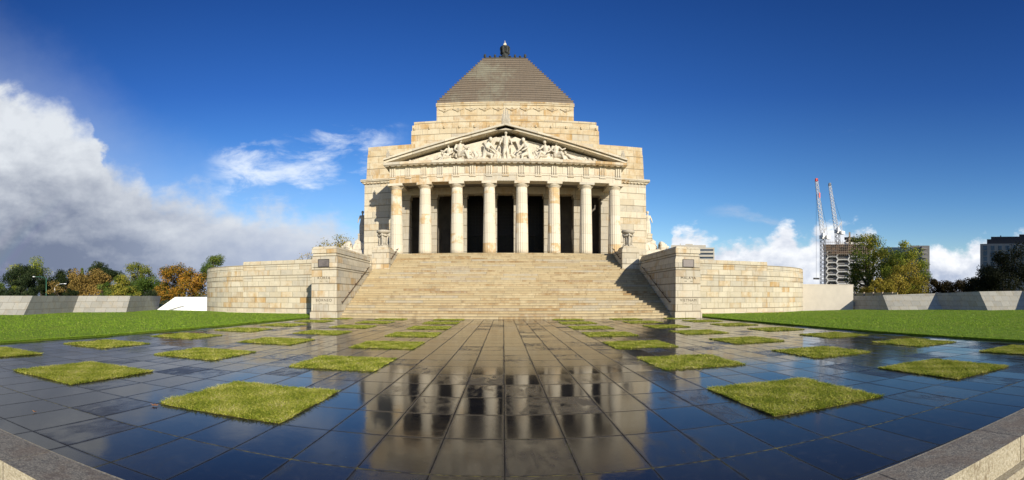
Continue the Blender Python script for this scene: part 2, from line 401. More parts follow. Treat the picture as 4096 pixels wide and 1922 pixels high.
def build_sky():
    w = bpy.data.worlds.new('World'); sc.world = w; w.use_nodes = True
    g = NG(w.node_tree); bg = w.node_tree.nodes['Background']
    ST = 0.08
    sky = g.n('ShaderNodeTexSky', sky_type='NISHITA'); sky.sun_disc = False
    sky.sun_elevation = SUN_EL; sky.sun_rotation = SUN_AZ; sky.air_density = 1.0; sky.dust_density = 0.4; sky.ozone_density = 2.5
    hs = g.n('ShaderNodeHueSaturation'); hs.inputs['Saturation'].default_value = 1.25; hs.inputs['Value'].default_value = 1.0
    g.put(hs.inputs['Color'], sky.outputs[0])
    d = g.n('ShaderNodeTexCoord').outputs['Generated']
    x, y, z = g.sep(d)
    hyp = g.m('SQRT', g.m('ADD', g.m('MULTIPLY', x, x), g.m('MULTIPLY', y, y)))
    u = g.m('ARCTAN2', x, y); v = g.m('DIVIDE', z, g.m('MAXIMUM', hyp, 0.02))
    U0, U1 = -1.8, 1.8
    nq = g.noise(g.vm('MULTIPLY', d, (1, 1, 1.3)), 6.0, 7, 0.6, 0.2)
    t = g.lin(g.m('ADD', u, g.m('MULTIPLY', g.m('SUBTRACT', nq, 0.5), 0.16)), U0, U1)
    t_smooth = g.lin(u, U0, U1)
    def curve(pts, tt=None):
        nd = g.n('ShaderNodeFloatCurve'); c = nd.mapping.curves[0]
        pp = [(((px-X0)/F-U0)/(U1-U0), (Y0-py)/F) for px, py in pts]
        pp = [(-0.0+0.0, pp[0][1])]+[p for p in pp if 0 < p[0] < 1]+[(1.0, pp[-1][1])]
        c.points[0].location = pp[0]; c.points[1].location = pp[-1]
        for p in pp[1:-1]: c.points.new(*p)
        for p in c.points: p.handle_type = 'AUTO'
        nd.mapping.update(); g.put(nd.inputs['Value'], t if tt is None else tt)
        return nd.outputs[0]
    vtop = curve([(-1300, 1187), (-700, 700), (-200, 60), (0, 215), (80, 340), (180, 385), (250, 390), (330, 440), (395, 470), (420, 590), (490, 640), (545, 650), (590, 730),
                  (680, 725), (780, 750), (900, 775), (1000, 790), (1150, 800), (1300, 830), (1420, 850), (1520, 900), (1750, 1040), (1900, 1187),
                  (2550, 1187), (2630, 1030), (2680, 935), (2740, 945), (2790, 925), (2835, 930), (2880, 965), (2960, 955), (3040, 940), (3090, 905), (3135, 885),
                  (3180, 925), (3230, 950), (3285, 905), (3350, 915), (3425, 905), (3490, 935), (3530, 1005), (3680, 1010), (3735, 980), (3800, 1000), (3860, 1010),
                  (3930, 950), (3990, 960), (4080, 930), (4250, 900), (4600, 1050), (5000, 1187)])
    vb = curve([(-1300, 900), (0, 830), (250, 800), (420, 840), (600, 900), (850, 955), (1100, 985), (1400, 1000), (1900, 1040), (2700, 1040), (2850, 1060), (3100, 1050), (3300, 1090), (3800, 1060), (4100, 1060), (5000, 1100)])
    grade = g.ramp(g.lin(v, 0.0, 0.65), [(0.0, (1.15, 1.10, 1.08)), (0.3, (0.70, 0.82, 1.0)), (0.65, (0.36, 0.50, 0.83)), (1.0, (0.24, 0.36, 0.66))])
    skyc = g.vm('SCALE', g.vm('MULTIPLY', hs.outputs[0], grade), None, 1.55)
    left = g.sstep(u, 0.1, -0.1)
    q = g.comb(g.m('MULTIPLY', u, 1.0), 0.0, v)
    n1 = g.noise(g.vm('MULTIPLY', d, (1, 1, 1.4)), 7.5, 9, 0.58, 0.15)
    n0 = g.noise(g.vm('MULTIPLY', d, (1, 1, 4.2)), 4.2, 4, 0.5, 0.3)
    n2 = g.noise(g.vm('MULTIPLY', d, (1, 1, 1.6)), 19.0, 7, 0.6)
    n1b = g.noise(g.vm('ADD', g.vm('MULTIPLY', d, (1, 1, 1.4)), (0.012, 0, 0.03)), 7.5, 9, 0.58, 0.15)
    nn = g.m('ADD', g.m('MULTIPLY', g.m('SUBTRACT', n1, 0.5), 0.16), g.m('MULTIPLY', g.m('SUBTRACT', n2, 0.5), 0.075))
    edge = g.m('ADD', g.m('SUBTRACT', vtop, v), nn)
    soft = g.m('ADD', 0.025, g.m('MULTIPLY', left, 0.045))
    cover = g.sstep(edge, -0.006, soft)
    # inner light and shade of the clouds
    relief = g.m('MULTIPLY', g.m('SUBTRACT', n1, n1b), 2.0)
    hgt = g.m('ADD', g.m('SUBTRACT', v, vb), g.m('ADD', g.m('MULTIPLY', g.m('SUBTRACT', n0, 0.5), 0.22), g.m('MULTIPLY', g.m('SUBTRACT', n1, 0.5), 0.05)))
    br = g.sstep(hgt, -0.13, 0.17)
    br = g.m('ADD', br, g.m('MULTIPLY', relief, g.fmix(left, 1.3, 0.6)), clamp=True)
    lowc = g.mix(left, (0.37, 0.46, 0.60), (0.165, 0.20, 0.29))
    lowc = g.mix(g.sstep(u, -0.95, -0.40), lowc, (0.40, 0.46, 0.59))
    hic = g.mix(left, (0.95, 0.96, 0.97), (0.66, 0.695, 0.74))
    cc = g.mix(br, lowc, hic)
    # thin veil of vapour around the big cloud and wispy bands
    def band(pts, hw, amp, lo, hi, sc_, strength):
        vc = curve(pts)
        nb = g.noise(g.vm('MULTIPLY', d, (1, 1, 2.6)), sc_, 8, 0.62, 0.3)
        e = g.m('ADD', g.m('SUBTRACT', 1.0, g.m('DIVIDE', g.m('ABSOLUTE', g.m('SUBTRACT', v, vc)), hw)), g.m('MULTIPLY', g.m('SUBTRACT', nb, 0.5), amp))
        m = g.m('MULTIPLY', g.sstep(e, lo, hi), strength)
        return m
    xm = lambda px: (px-X0)/F
    win = lambda a, b, s_: g.m('MULTIPLY', g.sstep(u, xm(a)-s_, xm(a)+s_), g.sstep(u, xm(b)+s_, xm(b)-s_))
    w1 = g.m('MULTIPLY', band([(700, 720), (900, 690), (1100, 690), (1300, 640), (1480, 590), (1700, 560)], 0.055, 4.2, 0.2, 1.5, 9.0, 0.8), win(880, 1560, 0.05))
    w2 = g.m('MULTIPLY', band([(2800, 850), (2950, 860), (3120, 900), (3300, 920)], 0.018, 4.0, 0.3, 1.6, 11.0, 0.38), win(2880, 3150, 0.05))
    w3 = g.m('MULTIPLY', band([(900, 590), (1100, 570)], 0.02, 4.5, 0.6, 1.6, 14.0, 0.4), win(980, 1120, 0.04))
    w4 = g.m('MULTIPLY', band([(3200, 480), (3400, 520)], 0.02, 5.0, 0.8, 2.0, 14.0, 0.25), win(3280, 3370, 0.03))
    vveil = curve([(-1300, 900), (-600, 200), (-200, 60), (0, 130), (200, 240), (400, 380), (600, 560), (800, 670), (1100, 740), (1400, 800), (1800, 1000), (2200, 1187), (5000, 1187)], t_smooth)
    veil = g.m('MULTIPLY', g.sstep(g.m('ADD', g.m('SUBTRACT', vveil, v), g.m('MULTIPLY', nn, 0.6)), -0.10, 0.16), g.m('MULTIPLY', left, 0.34))
    k = 1.0/ST
    S = lambda c: g.vm('SCALE', c, None, k)
    # near the horizon the real sky pales
    out = g.mix(veil, skyc, S((0.42, 0.50, 0.66)))
    for wm, c in ((w1, (0.80, 0.86, 0.94)), (w2, (0.50, 0.56, 0.68)), (w3, (0.6, 0.68, 0.8)), (w4, (0.55, 0.65, 0.8))):
        out = g.mix(wm, out, S(c))
    out = g.mix(cover, out, S(cc))
    # faint rainbow: 42 degrees round the point opposite the sun, seen against the rain cloud low on the left
    anti = (-math.sin(SUN_AZ)*math.cos(SUN_EL), -math.cos(SUN_AZ)*math.cos(SUN_EL), -math.sin(SUN_EL))
    dt = g.n('ShaderNodeVectorMath', operation='DOT_PRODUCT'); g.put(dt.inputs[0], d); g.put(dt.inputs[1], anti)
    ang = g.m('DIVIDE', g.m('ARCCOSINE', dt.outputs['Value']), math.pi/180)
    bow = g.ramp(g.lin(ang, 39.5, 43.0), [(0.0, (0, 0, 0)), (0.2, (0.02, 0.0, 0.04)), (0.4, (0.0, 0.035, 0.03)), (0.6, (0.03, 0.035, 0.0)), (0.8, (0.045, 0.012, 0.0)), (1.0, (0, 0, 0))])
    bow = g.vm('SCALE', bow, None, g.m('MULTIPLY', g.m('MULTIPLY', g.sstep(u, -0.70, -0.85), g.sstep(v, 0.26, 0.05)), 0.4*k))
    out = g.vm('ADD', out, bow)
    g.put(bg.inputs[0], out); bg.inputs[1].default_value = ST
build_sky()
sc.view_settings.view_transform = 'Standard'; sc.view_settings.look = 'None'; sc.view_settings.exposure = 0.22; sc.view_settings.gamma = 1.0

# ------------------------------------------------------------------ ground, paving, lawns
TX, TY = 0.60, 0.9744                  # slab size
PX, PY = 0.13-0.30, 3.762              # paving axis: joint line i=0, row j=0
def jx(i): return PX+i*TX
def jy(j): return PY+j*TY
XL, XR = jx(-21), jx(22)

def paving_material():
    mt, g = material('wet_slabs', rough=0.12, spec=0.5)
    P = g.pos(); x, y, z = g.sep(P)
    uu = g.m('DIVIDE', g.m('SUBTRACT', x, PX), TX); vv = g.m('DIVIDE', g.m('SUBTRACT', y, PY), TY)
    fu, fv = g.m('FRACT', uu), g.m('FRACT', vv)
    nj = g.noise(P, 9.0, 3, 0.6)
    jw = g.lin(nj, 0.3, 0.7, 0.0035, 0.0085)
    du = g.m('MULTIPLY', g.m('MINIMUM', fu, g.m('SUBTRACT', 1.0, fu)), TX); dv = g.m('MULTIPLY', g.m('MINIMUM', fv, g.m('SUBTRACT', 1.0, fv)), TY)
    dj = g.m('MINIMUM', du, dv)
    jm = g.m('LESS_THAN', dj, jw)
    r1, rc = g.white(g.comb(g.m('FLOOR', uu), g.m('FLOOR', vv), 0.5)); ra, rb, rz = g.sep(rc)
    n1 = g.noise(P, 0.9, 5, 0.6, 0.4); n2 = g.noise(P, 6.0, 5, 0.65, 0.6); n3 = g.noise(P, 55, 3, 0.6)
    n4 = g.noise(g.vm('MULTIPLY', g.vm('ADD', P, g.vm('SCALE', rc, None, 9.0)), (2.2, 0.7, 1)), 2.2, 4, 0.6, 1.6)   # squeegee-like smears
    col = g.mix(r1, (0.013, 0.013, 0.014), (0.028, 0.027, 0.026))
    col = g.mix(g.m('MULTIPLY', g.sstep(n2, 0.5, 0.8), 0.5), col, (0.065, 0.058, 0.046))
    grit = g.m('MULTIPLY', g.sstep(g.noise(P, 38, 2, 0.5), 0.70, 0.76), g.sstep(g.noise(P, 1.7, 4, 0.6), 0.45, 0.65))
    col = g.mix(g.m('MULTIPLY', grit, 0.8), col, (0.10, 0.085, 0.06))
    moss = g.m('MULTIPLY', g.sstep(g.noise(P, 1.3, 4, 0.7), 0.52, 0.66), 1.0)
    jc = g.mix(moss, (0.016, 0.013, 0.009), (0.09, 0.085, 0.025))
    jc = g.mix(g.m('MULTIPLY', g.m('LESS_THAN', g.m('ABSOLUTE', vv), 0.03), g.sstep(nj, 0.4, 0.6)), jc, (0.20, 0.17, 0.05))
    col = g.mix(jm, col, jc)
    dry = g.sstep(g.m('ADD', g.m('MULTIPLY', n1, 0.45), g.m('ADD', g.m('MULTIPLY', n4, 0.42), g.m('MULTIPLY', ra, 0.34))), 0.64, 0.86)
    rough = g.m('ADD', g.m('ADD', 0.05, g.m('MULTIPLY', rb, 0.08)), g.m('MULTIPLY', dry, 0.26))
    rough = g.m('ADD', rough, g.m('MULTIPLY', g.sstep(dj, 0.045, 0.0), 0.18))
    rough = g.fmix(g.m('MULTIPLY', grit, 0.8), rough, 0.5)
    rough = g.fmix(jm, rough, 0.85)
    # every slab lies a hair out of level
    tilt = g.vm('SCALE', g.vm('SUBTRACT', rc, (0.5, 0.5, 0.5)), None, 0.014)
    tx, ty, _ = g.sep(tilt)
    nrm = g.vm('NORMALIZE', g.comb(tx, ty, 1.0))
    h = g.m('ADD', g.m('ADD', g.m('MULTIPLY', n2, 0.5), g.m('MULTIPLY', n3, 0.10)), g.m('MULTIPLY', n1, 1.2))
    h = g.m('SUBTRACT', h, g.m('MULTIPLY', jm, 0.3))
    setc(g, col, rough, g.bump(h, 0.20, 0.006, nrm))
    g.b.inputs['IOR'].default_value = 1.33; g.b.inputs['Specular IOR Level'].default_value = 0.36
    M['wet_slabs'] = mt
paving_material()

def lawn_material(name, c0, c1, c2):
    mt, g = material(name, rough=0.9, spec=0.15)
    P = g.pos(); n1 = g.noise(P, 0.5, 4, 0.6); n2 = g.noise(P, 14, 5, 0.75); n3 = g.noise(g.vm('MULTIPLY', P, (1, 1, 1)), 70, 3, 0.7)
    c = g.mix(g.sstep(n2, 0.3, 0.7), c0, c1); c = g.mix(g.m('MULTIPLY', g.sstep(n1, 0.45, 0.7), 0.5), c, c2)
    c = g.mix(g.m('MULTIPLY', g.sstep(n3, 0.55, 0.75), 0.6), c, tuple(k*0.4 for k in c0))
    setc(g, c, None, g.bump(g.m('ADD', n3, n2), 0.9, 0.05)); M[name] = mt
lawn_material('lawn_green', (0.14, 0.235, 0.020), (0.24, 0.35, 0.035), (0.30, 0.33, 0.05))
lawn_material('turf_base', (0.12, 0.12, 0.02), (0.22, 0.21, 0.04), (0.24, 0.20, 0.06))

def blade_material(name, stops):
    mt, g = material(name, rough=0.75, spec=0.08)
    at_ = g.n('ShaderNodeAttribute', attribute_name='tone'); tone = at_.outputs['Fac']
    col = g.ramp(tone, stops)
    setc(g, col)
    out = mt.node_tree.nodes['Material Output']
    tr = g.n('ShaderNodeBsdfTranslucent'); g.put(tr.inputs[0], col)
    mx = g.n('ShaderNodeMixShader'); mx.inputs[0].default_value = 0.22
    mt.node_tree.links.new(g.b.outputs[0], mx.inputs[1]); mt.node_tree.links.new(tr.outputs[0], mx.inputs[2]); mt.node_tree.links.new(mx.outputs[0], out.inputs[0])
    M[name] = mt
blade_material('turf_blade', [(0.0, (0.10, 0.16, 0.014)), (0.3, (0.26, 0.31, 0.03)), (0.65, (0.50, 0.49, 0.075)), (0.9, (0.66, 0.60, 0.20)), (1.0, (0.72, 0.60, 0.32))])
blade_material('lawn_blade', [(0.0, (0.11, 0.21, 0.016)), (0.4, (0.22, 0.36, 0.028)), (0.8, (0.34, 0.46, 0.05)), (1.0, (0.55, 0.53, 0.16))])

def raw_mesh(name, verts, faces_flat, nper, mat, tone=None, parent=None, smooth=False):
    """fast mesh from numpy: every face has nper corners; tone: one number per face"""
    me = bpy.data.meshes.new(name)
    nv, nf = len(verts), len(faces_flat)//nper
    me.vertices.add(nv); me.vertices.foreach_set('co', np.asarray(verts, np.float32).ravel())
    me.loops.add(nf*nper); me.loops.foreach_set('vertex_index', np.asarray(faces_flat, np.int32))
    me.polygons.add(nf); me.polygons.foreach_set('loop_start', np.arange(0, nf*nper, nper, dtype=np.int32))
    me.update(calc_edges=True)
    if tone is not None:
        a = me.attributes.new('tone', 'FLOAT', 'FACE'); a.data.foreach_set('value', np.asarray(tone, np.float32))
    if smooth: me.polygons.foreach_set('use_smooth', [True]*nf)
    me.materials.append(M[mat])
    o = bpy.data.objects.new(name, me); COL.objects.link(o)
    if parent is not None: o.parent = parent; ORIGIN[o.name] = ORIGIN.get(parent.name, Vector((0, 0, 0)))
    return o

def blades(xy, seed, hmin, hmax, wid, z0, lean=0.5, tonebias=None):
    """each blade a bent strip of two triangles-wide faces: quad + tip as one 4-gon pair"""
    r = np.random.default_rng(seed); n = len(xy)
    h = r.uniform(hmin, hmax, n); a = r.uniform(0, 2*np.pi, n); w = wid*r.uniform(0.6, 1.3, n)
    l = lean*h*r.uniform(0.2, 1.3, n); la = r.uniform(0, 2*np.pi, n)
    z0 = np.broadcast_to(z0, (n,))
    bx, by = xy[:, 0], xy[:, 1]
    dx, dy = np.cos(a)*w/2, np.sin(a)*w/2
    lx, ly = np.cos(la)*l, np.sin(la)*l
    p0 = np.stack([bx-dx, by-dy, z0], 1); p1 = np.stack([bx+dx, by+dy, z0], 1)
    p2 = np.stack([bx+lx*0.45+dx*0.8, by+ly*0.45+dy*0.8, z0+h*0.6], 1); p3 = np.stack([bx+lx*0.45-dx*0.8, by+ly*0.45-dy*0.8, z0+h*0.6], 1)
    p4 = np.stack([bx+lx, by+ly, z0+h], 1)
    v = np.stack([p0, p1, p2, p3, p4], 1).reshape(-1, 3)
    b = (np.arange(n)*5)[:, None]
    f = np.concatenate([b+np.array([[0, 1, 2]]), b+np.array([[0, 2, 3]]), b+np.array([[3, 2, 4]])], 1).ravel()
    t = r.beta(1.6, 1.9, n) if tonebias is None else np.clip(r.beta(1.6, 1.9, n)+tonebias, 0, 1)
    return v, f, np.repeat(t, 3)

# ground: one sheet to the horizon, a step below the plaza
b = MB(); b.face([(-2500, -60, -0.34), (2500, -60, -0.34), (2500, 4000, -0.34), (-2500, 4000, -0.34)])
mt, g = material('park_ground', rough=0.95, spec=0.1)
P = g.pos(); n1 = g.noise(P, 0.02, 4); n2 = g.noise(P, 25, 4, 0.7); yy = g.sep(P)[1]
cgr = g.mix(g.sstep(n1, 0.4, 0.6), (0.05, 0.075, 0.015), (0.08, 0.09, 0.025))
csand = g.mix(g.sstep(n2, 0.35, 0.65), (0.20, 0.165, 0.10), (0.34, 0.29, 0.19))
setc(g, g.mix(g.sstep(yy, 6, 9), csand, cgr)); M['park_ground'] = mt
tag(b.build('ground', 'park_ground', recalc=False), kind='structure')
# plaza slab, 4 mm above its base course
b = MB(); b.prism_z([(XL, 2.40+0.028*XL), (XR, 2.40+0.028*XR), (XR, 46.0), (XL, 46.0)], -0.33, 0.0)
tag(b.build('paving', 'wet_slabs'), kind='structure')

# kerb of granite blocks along the plaza's near edge
b = MB()
kx = -13.0; widths = []
while kx < 13:
    w_ = 1.55
    b.cur = 0
    z1 = 0.012
    yo, yi = 2.26, 2.74
    ya, yb_ = 0.028*kx-0.115, 0.028*(kx+w_)-0.115
    p = [(kx+0.006, yo, -0.24), (kx+w_-0.006, yo, -0.24), (kx+w_-0.006, yi, -0.24), (kx+0.006, yi, -0.24)]
    p = [(x, y+(ya if i_ in (0, 3) else yb_), z) for i_, (x, y, z) in enumerate(p)]
    q = [(x, y, z1) for x, y, _ in p]
    b.cur = 0; b.face(q); b.face([p[1], p[2], q[2], q[1]]); b.face([p[3], p[0], q[0], q[3]]); b.face([p[2], p[3], q[3], q[2]])
    b.cur = 1; b.face([p[0], p[1], q[1], q[0]])
    kx += w_
b.cur = 1; sk = lambda y, x: y+0.028*x-0.115
for y0_, y1_, z0_, z1_ in ((2.17, 2.70, -0.338, -0.243), (2.745, 2.785, -0.2, 0.004)):
    b.hexa([(-13, sk(y0_, -13), z0_), (13.5, sk(y0_, 13.5), z0_), (13.5, sk(y1_, 13.5), z0_), (-13, sk(y1_, -13), z0_), (-13, sk(y0_, -13), z1_), (13.5, sk(y0_, 13.5), z1_), (13.5, sk(y1_, 13.5), z1_), (-13, sk(y1_, -13), z1_)])
tag(b.build('kerb', ['kerb_granite', 'kerb_face']), kind='structure')

# lawns
def lawn(sgn, xe, seed):
    xo = xe+sgn*60
    pts = [(xe, jy(-1)-1.0), (xe, 35.2), (sgn*12.55, 35.2), (sgn*12.55, 37), (xo, 37), (xo, jy(-1)-1.0)]
    b = MB()
    nx, ny = 40, 40
    z = 0.045
    poly = pts if sgn > 0 else pts
    b.prism_z(poly if sgn < 0 else list(reversed(poly)), -0.3, z)
    b.cur = 0
    tag(b.build('lawn', 'lawn_green'), kind='structure')
    r = np.random.default_rng(seed)
    # blades, denser near the viewer
    n = 300000
    ang = r.uniform(-1.08, 1.13, n); rad = 9*np.exp(r.uniform(0, math.log(52/9.0), n))
    X = CAM[0]+rad*np.sin(ang); Y = rad*np.cos(ang)
    ok = (X*sgn > abs(xe)+0.0) & (X*sgn < abs(xo)) & (Y > jy(-1)-1) & (Y < 36.8)
    ok &= ~((Y > 34.6) & (X*sgn < 22)) & ~(np.hypot(X-sgn*21.5, Y-42.8) < 7.7)
    xy = np.stack([X, Y], 1)[ok]
    # a shaggy lip along the paving
    ne = 26000
    ye = jy(-1)+(35.2-jy(-1))*r.uniform(0, 1, ne)**1.4
    exy = np.stack([xe-sgn*0.02+sgn*np.abs(r.normal(0, 0.06, ne))*1.0, ye], 1)
    xy = np.concatenate([xy, exy])
    rr = np.hypot(xy[:, 0], xy[:, 1])
    v, f, t = blades(xy, seed+1, 0.022, 0.05, 0.016, z-0.01, 1.4)
    # farther blades are drawn as wider tufts
    k = np.repeat(np.clip(rr/18.0, 0.7, 1.5), 5)[:, None]
    ctr = np.repeat(np.concatenate([xy, np.full((len(xy), 1), z-0.01)], 1), 5, 0)
    v = ctr+(v-ctr)*np.concatenate([k, k, np.clip(k, 0.8, 1.3)], 1)
    raw_mesh('grass', v, f, 3, 'lawn_blade', t)
    tag(bpy.data.objects[-1] if False else COL.objects[-1], kind='stuff')
lawn(-1, XL, 11); lawn(1, XR, 21)

# square grass plots cut into the paving: one mesh per density, copied
def plot_mesh(n, seed, wid):
    r = np.random.default_rng(seed)
    W, D = 3*TX-0.03, 2*TY-0.03
    ns = 14
    # uneven turf surface
    hx = np.linspace(-W/2, W/2, ns+1); hy = np.linspace(-D/2, D/2, ns+1)
    xy = np.stack([r.uniform(-W/2-0.02, W/2+0.02, n), r.uniform(-D/2-0.02, D/2+0.02, n)], 1)
    # edges fray: bays and tufts along the border, thin spots in the turf
    ed = np.minimum(W/2-np.abs(xy[:, 0]), D/2-np.abs(xy[:, 1]))
    wob = 0.022*np.sin(xy[:, 0]*17+1.3*seed)*np.sin(xy[:, 1]*15+seed)+0.012*np.sin(xy[:, 0]*43)*np.sin(xy[:, 1]*39+seed)
    thin = np.sin(xy[:, 0]*4.1+seed)*np.sin(xy[:, 1]*3.7+2*seed)
    xy = xy[(ed+wob > -0.004) & (r.uniform(0, 1, n) > np.clip((thin-0.72)*1.6, 0, 0.55))]; n = len(xy)
    ph = r.uniform(0, 6, 4)
    z = 0.007+0.006*np.sin(xy[:, 0]*5+ph[0])*np.sin(xy[:, 1]*6+ph[1])
    tb = 0.18*np.sin(xy[:, 0]*7+ph[2])*np.sin(xy[:, 1]*5.5+ph[3])
    v, f, t = blades(xy, seed+1, 0.018, 0.044, wid, z, 2.4, tb)
    o = raw_mesh('grass_blades', v, f, 3, 'turf_blade', t)
    me = o.data; bpy.data.objects.remove(o)
    b = MB(); b.hexa([(-W/2, -D/2, 0), (W/2, -D/2, 0), (W/2, D/2, 0), (-W/2, D/2, 0), (-W/2+.05, -D/2+.05, 0.012), (W/2-.05, -D/2+.05, 0.012), (W/2-.05, D/2-.05, 0.012), (-W/2+.05, D/2-.05, 0.012)])
    o = b.build('turf', 'turf_base'); base = o.data; bpy.data.objects.remove(o)
    return me, base
PM = {'near': [plot_mesh(42000, 5, 0.0075), plot_mesh(42000, 15, 0.0075)], 'mid': [plot_mesh(14000, 6, 0.011), plot_mesh(14000, 16, 0.011)], 'far': [plot_mesh(7000, 7, 0.018), plot_mesh(7000, 8, 0.018)]}
ordn = ['nearest', 'second', 'third', 'fourth', 'fifth', 'sixth', 'seventh']
lanes = [('left', 'first', -5.5), ('left', 'second', -11.5), ('left', 'third', -17.5), ('right', 'first', 6.5), ('right', 'second', 12.5), ('right', 'third', 18.5)]
for side, lane, ic in lanes:
    for k in range(7):
        i = ic; j = 2+4*k
        X, Y = jx(i), jy(j)
        lbl = '%s grass square of the %s row %s of the central path' % (ordn[k], lane, side)
        if k == 6: lbl = 'farthest grass square, by the stairs, of the %s row %s of the central path' % (lane, side)
        t = thing('grass_square', lbl, 'grass plot', (X, Y, 0.0), 'square grass plots in the wet paving')
        q = 'near' if k < 1 else ('mid' if k < 3 else 'far')
        me, base = PM[q][rng.randrange(2)]
        for nm, dd in (('turf', base), ('grass_blades', me)):
            c = bpy.data.objects.new(nm, dd); COL.objects.link(c); c.parent = t
            if nm == 'grass_blades': c.rotation_euler = (0, 0, math.pi*rng.randrange(2))
# dead leaves lying on the slabs
def leaf(px, py, s, label, rot):
    dist = CAM[2]*F/(py-Y0); x, y, _ = at(px, py, dist)
    b = MB(); out = []
    for k in range(14):
        a = 2*math.pi*k/14; rr = s*(1.0 if k % 2 == 0 else 0.55)*(1.2 if k in (0, 2, 12) else 0.9)
        out.append((x+rr*math.cos(a+rot), y+rr*math.sin(a+rot)*0.8, 0.006+0.45*s*abs(math.sin(a*1.0))*(0.4+0.6*(k % 2 == 0))))
    for k in range(14): b.face([(x, y, 0.012), out[k], out[(k+1) % 14]])
    b.tube([(x, y, 0.014), (x-s*1.1*math.cos(rot), y-s*1.1*math.sin(rot), 0.03)], 0.003, 4)
    o = b.build('fallen_leaf', 'dead_leaf', recalc=False)
    tag(o, label, 'leaf', 'fallen leaves on the paving')
leaf(620, 1627, 0.055, 'curled brown leaf lying beside the near left grass square', 0.4)
leaf(140, 1652, 0.028, 'small brown leaf on a joint of the dark slabs at far left', 1.2)
leaf(241, 1357, 0.06, 'tan leaf caught at the edge of the left lawn', 2.2)

# ------------------------------------------------------------------ the stairs
RI, GO, NS, SY = 0.165, 0.366, 31, 29.5
PZ = RI*NS                                     # portico floor 5.115
def stair_poly(k0, k1, yend):
    p = []
    for k in range(k0, k1):
        y = SY+k*GO; z = k*RI
        p += [(y, z), (y, z+RI*0.62), (y-0.018, z+RI*0.66), (y-0.018, z+RI-0.002)] if True else []
        if k == k1-1: p += [(yend, z+RI)]
        else: p += [(y+GO, z+RI-0.004)]
    p = [(SY+k0*GO, -0.2 if k0 == 0 else 0)]+p[0:]+[(yend, -0.2 if k0 == 0 else 0)]
    return p
st = thing('staircase', 'broad flight of worn pale granite steps up to the portico', 'stairs', (0, SY, 0))
def steps(k0, k1, x0, x1, yend, nm):
    b = MB()
    for k in range(k0, k1):                     # each step its own overhanging tread
        y = SY+k*GO; z = k*RI; ye = yend
        j = rng.uniform(-0.004, 0.004)
        b.box(x0, x1, y, ye, z-(0.25 if k == 0 else 0.01), z+RI*0.74)
        b.box(x0, x1, y-0.03+j, ye, z+RI*0.74, z+RI)
    return b.build(nm, 'stair_stone', st, weld=False)
steps(0, 22, -10.66, 10.66, 41.2, 'lower_steps')
steps(22, NS, -9.27, 9.27, 41.2, 'upper_steps')

# ------------------------------------------------------------------ wing walls with plaques, inscriptions and handrails
def text_part(body, x, y, z, size, parent, spread=1.0):
    cu = bpy.data.curves.new('inscription', 'FONT'); cu.body = body; cu.size = size; cu.align_x = 'CENTER'; cu.align_y = 'CENTER'
    cu.extrude = 0.002; cu.space_character = spread
    cu.materials.append(M['engraving'])
    o = bpy.data.objects.new('inscription', cu); COL.objects.link(o); o.parent = parent
    org = ORIGIN[parent.name]
    o.location = Vector((x, y, z))-org; o.rotation_euler = (math.pi/2, 0, 0)
    return o
def rail(b, p0, p1, wall_x, sgn, r=0.028):
    b.tube([p0, p1], r, 8)
    P0, P1 = Vector(p0), Vector(p1)
    for tt in (0.02, 0.26, 0.5, 0.74, 0.98):
        q = P0.lerp(P1, tt); b.tube([q, (wall_x, q.y, q.z-0.05)], 0.02, 6); b.ball((wall_x, q.y, q.z-0.05), 0.045, 8, 5)
    for q in (P0, P1): b.ball(q, 0.045, 8, 5)
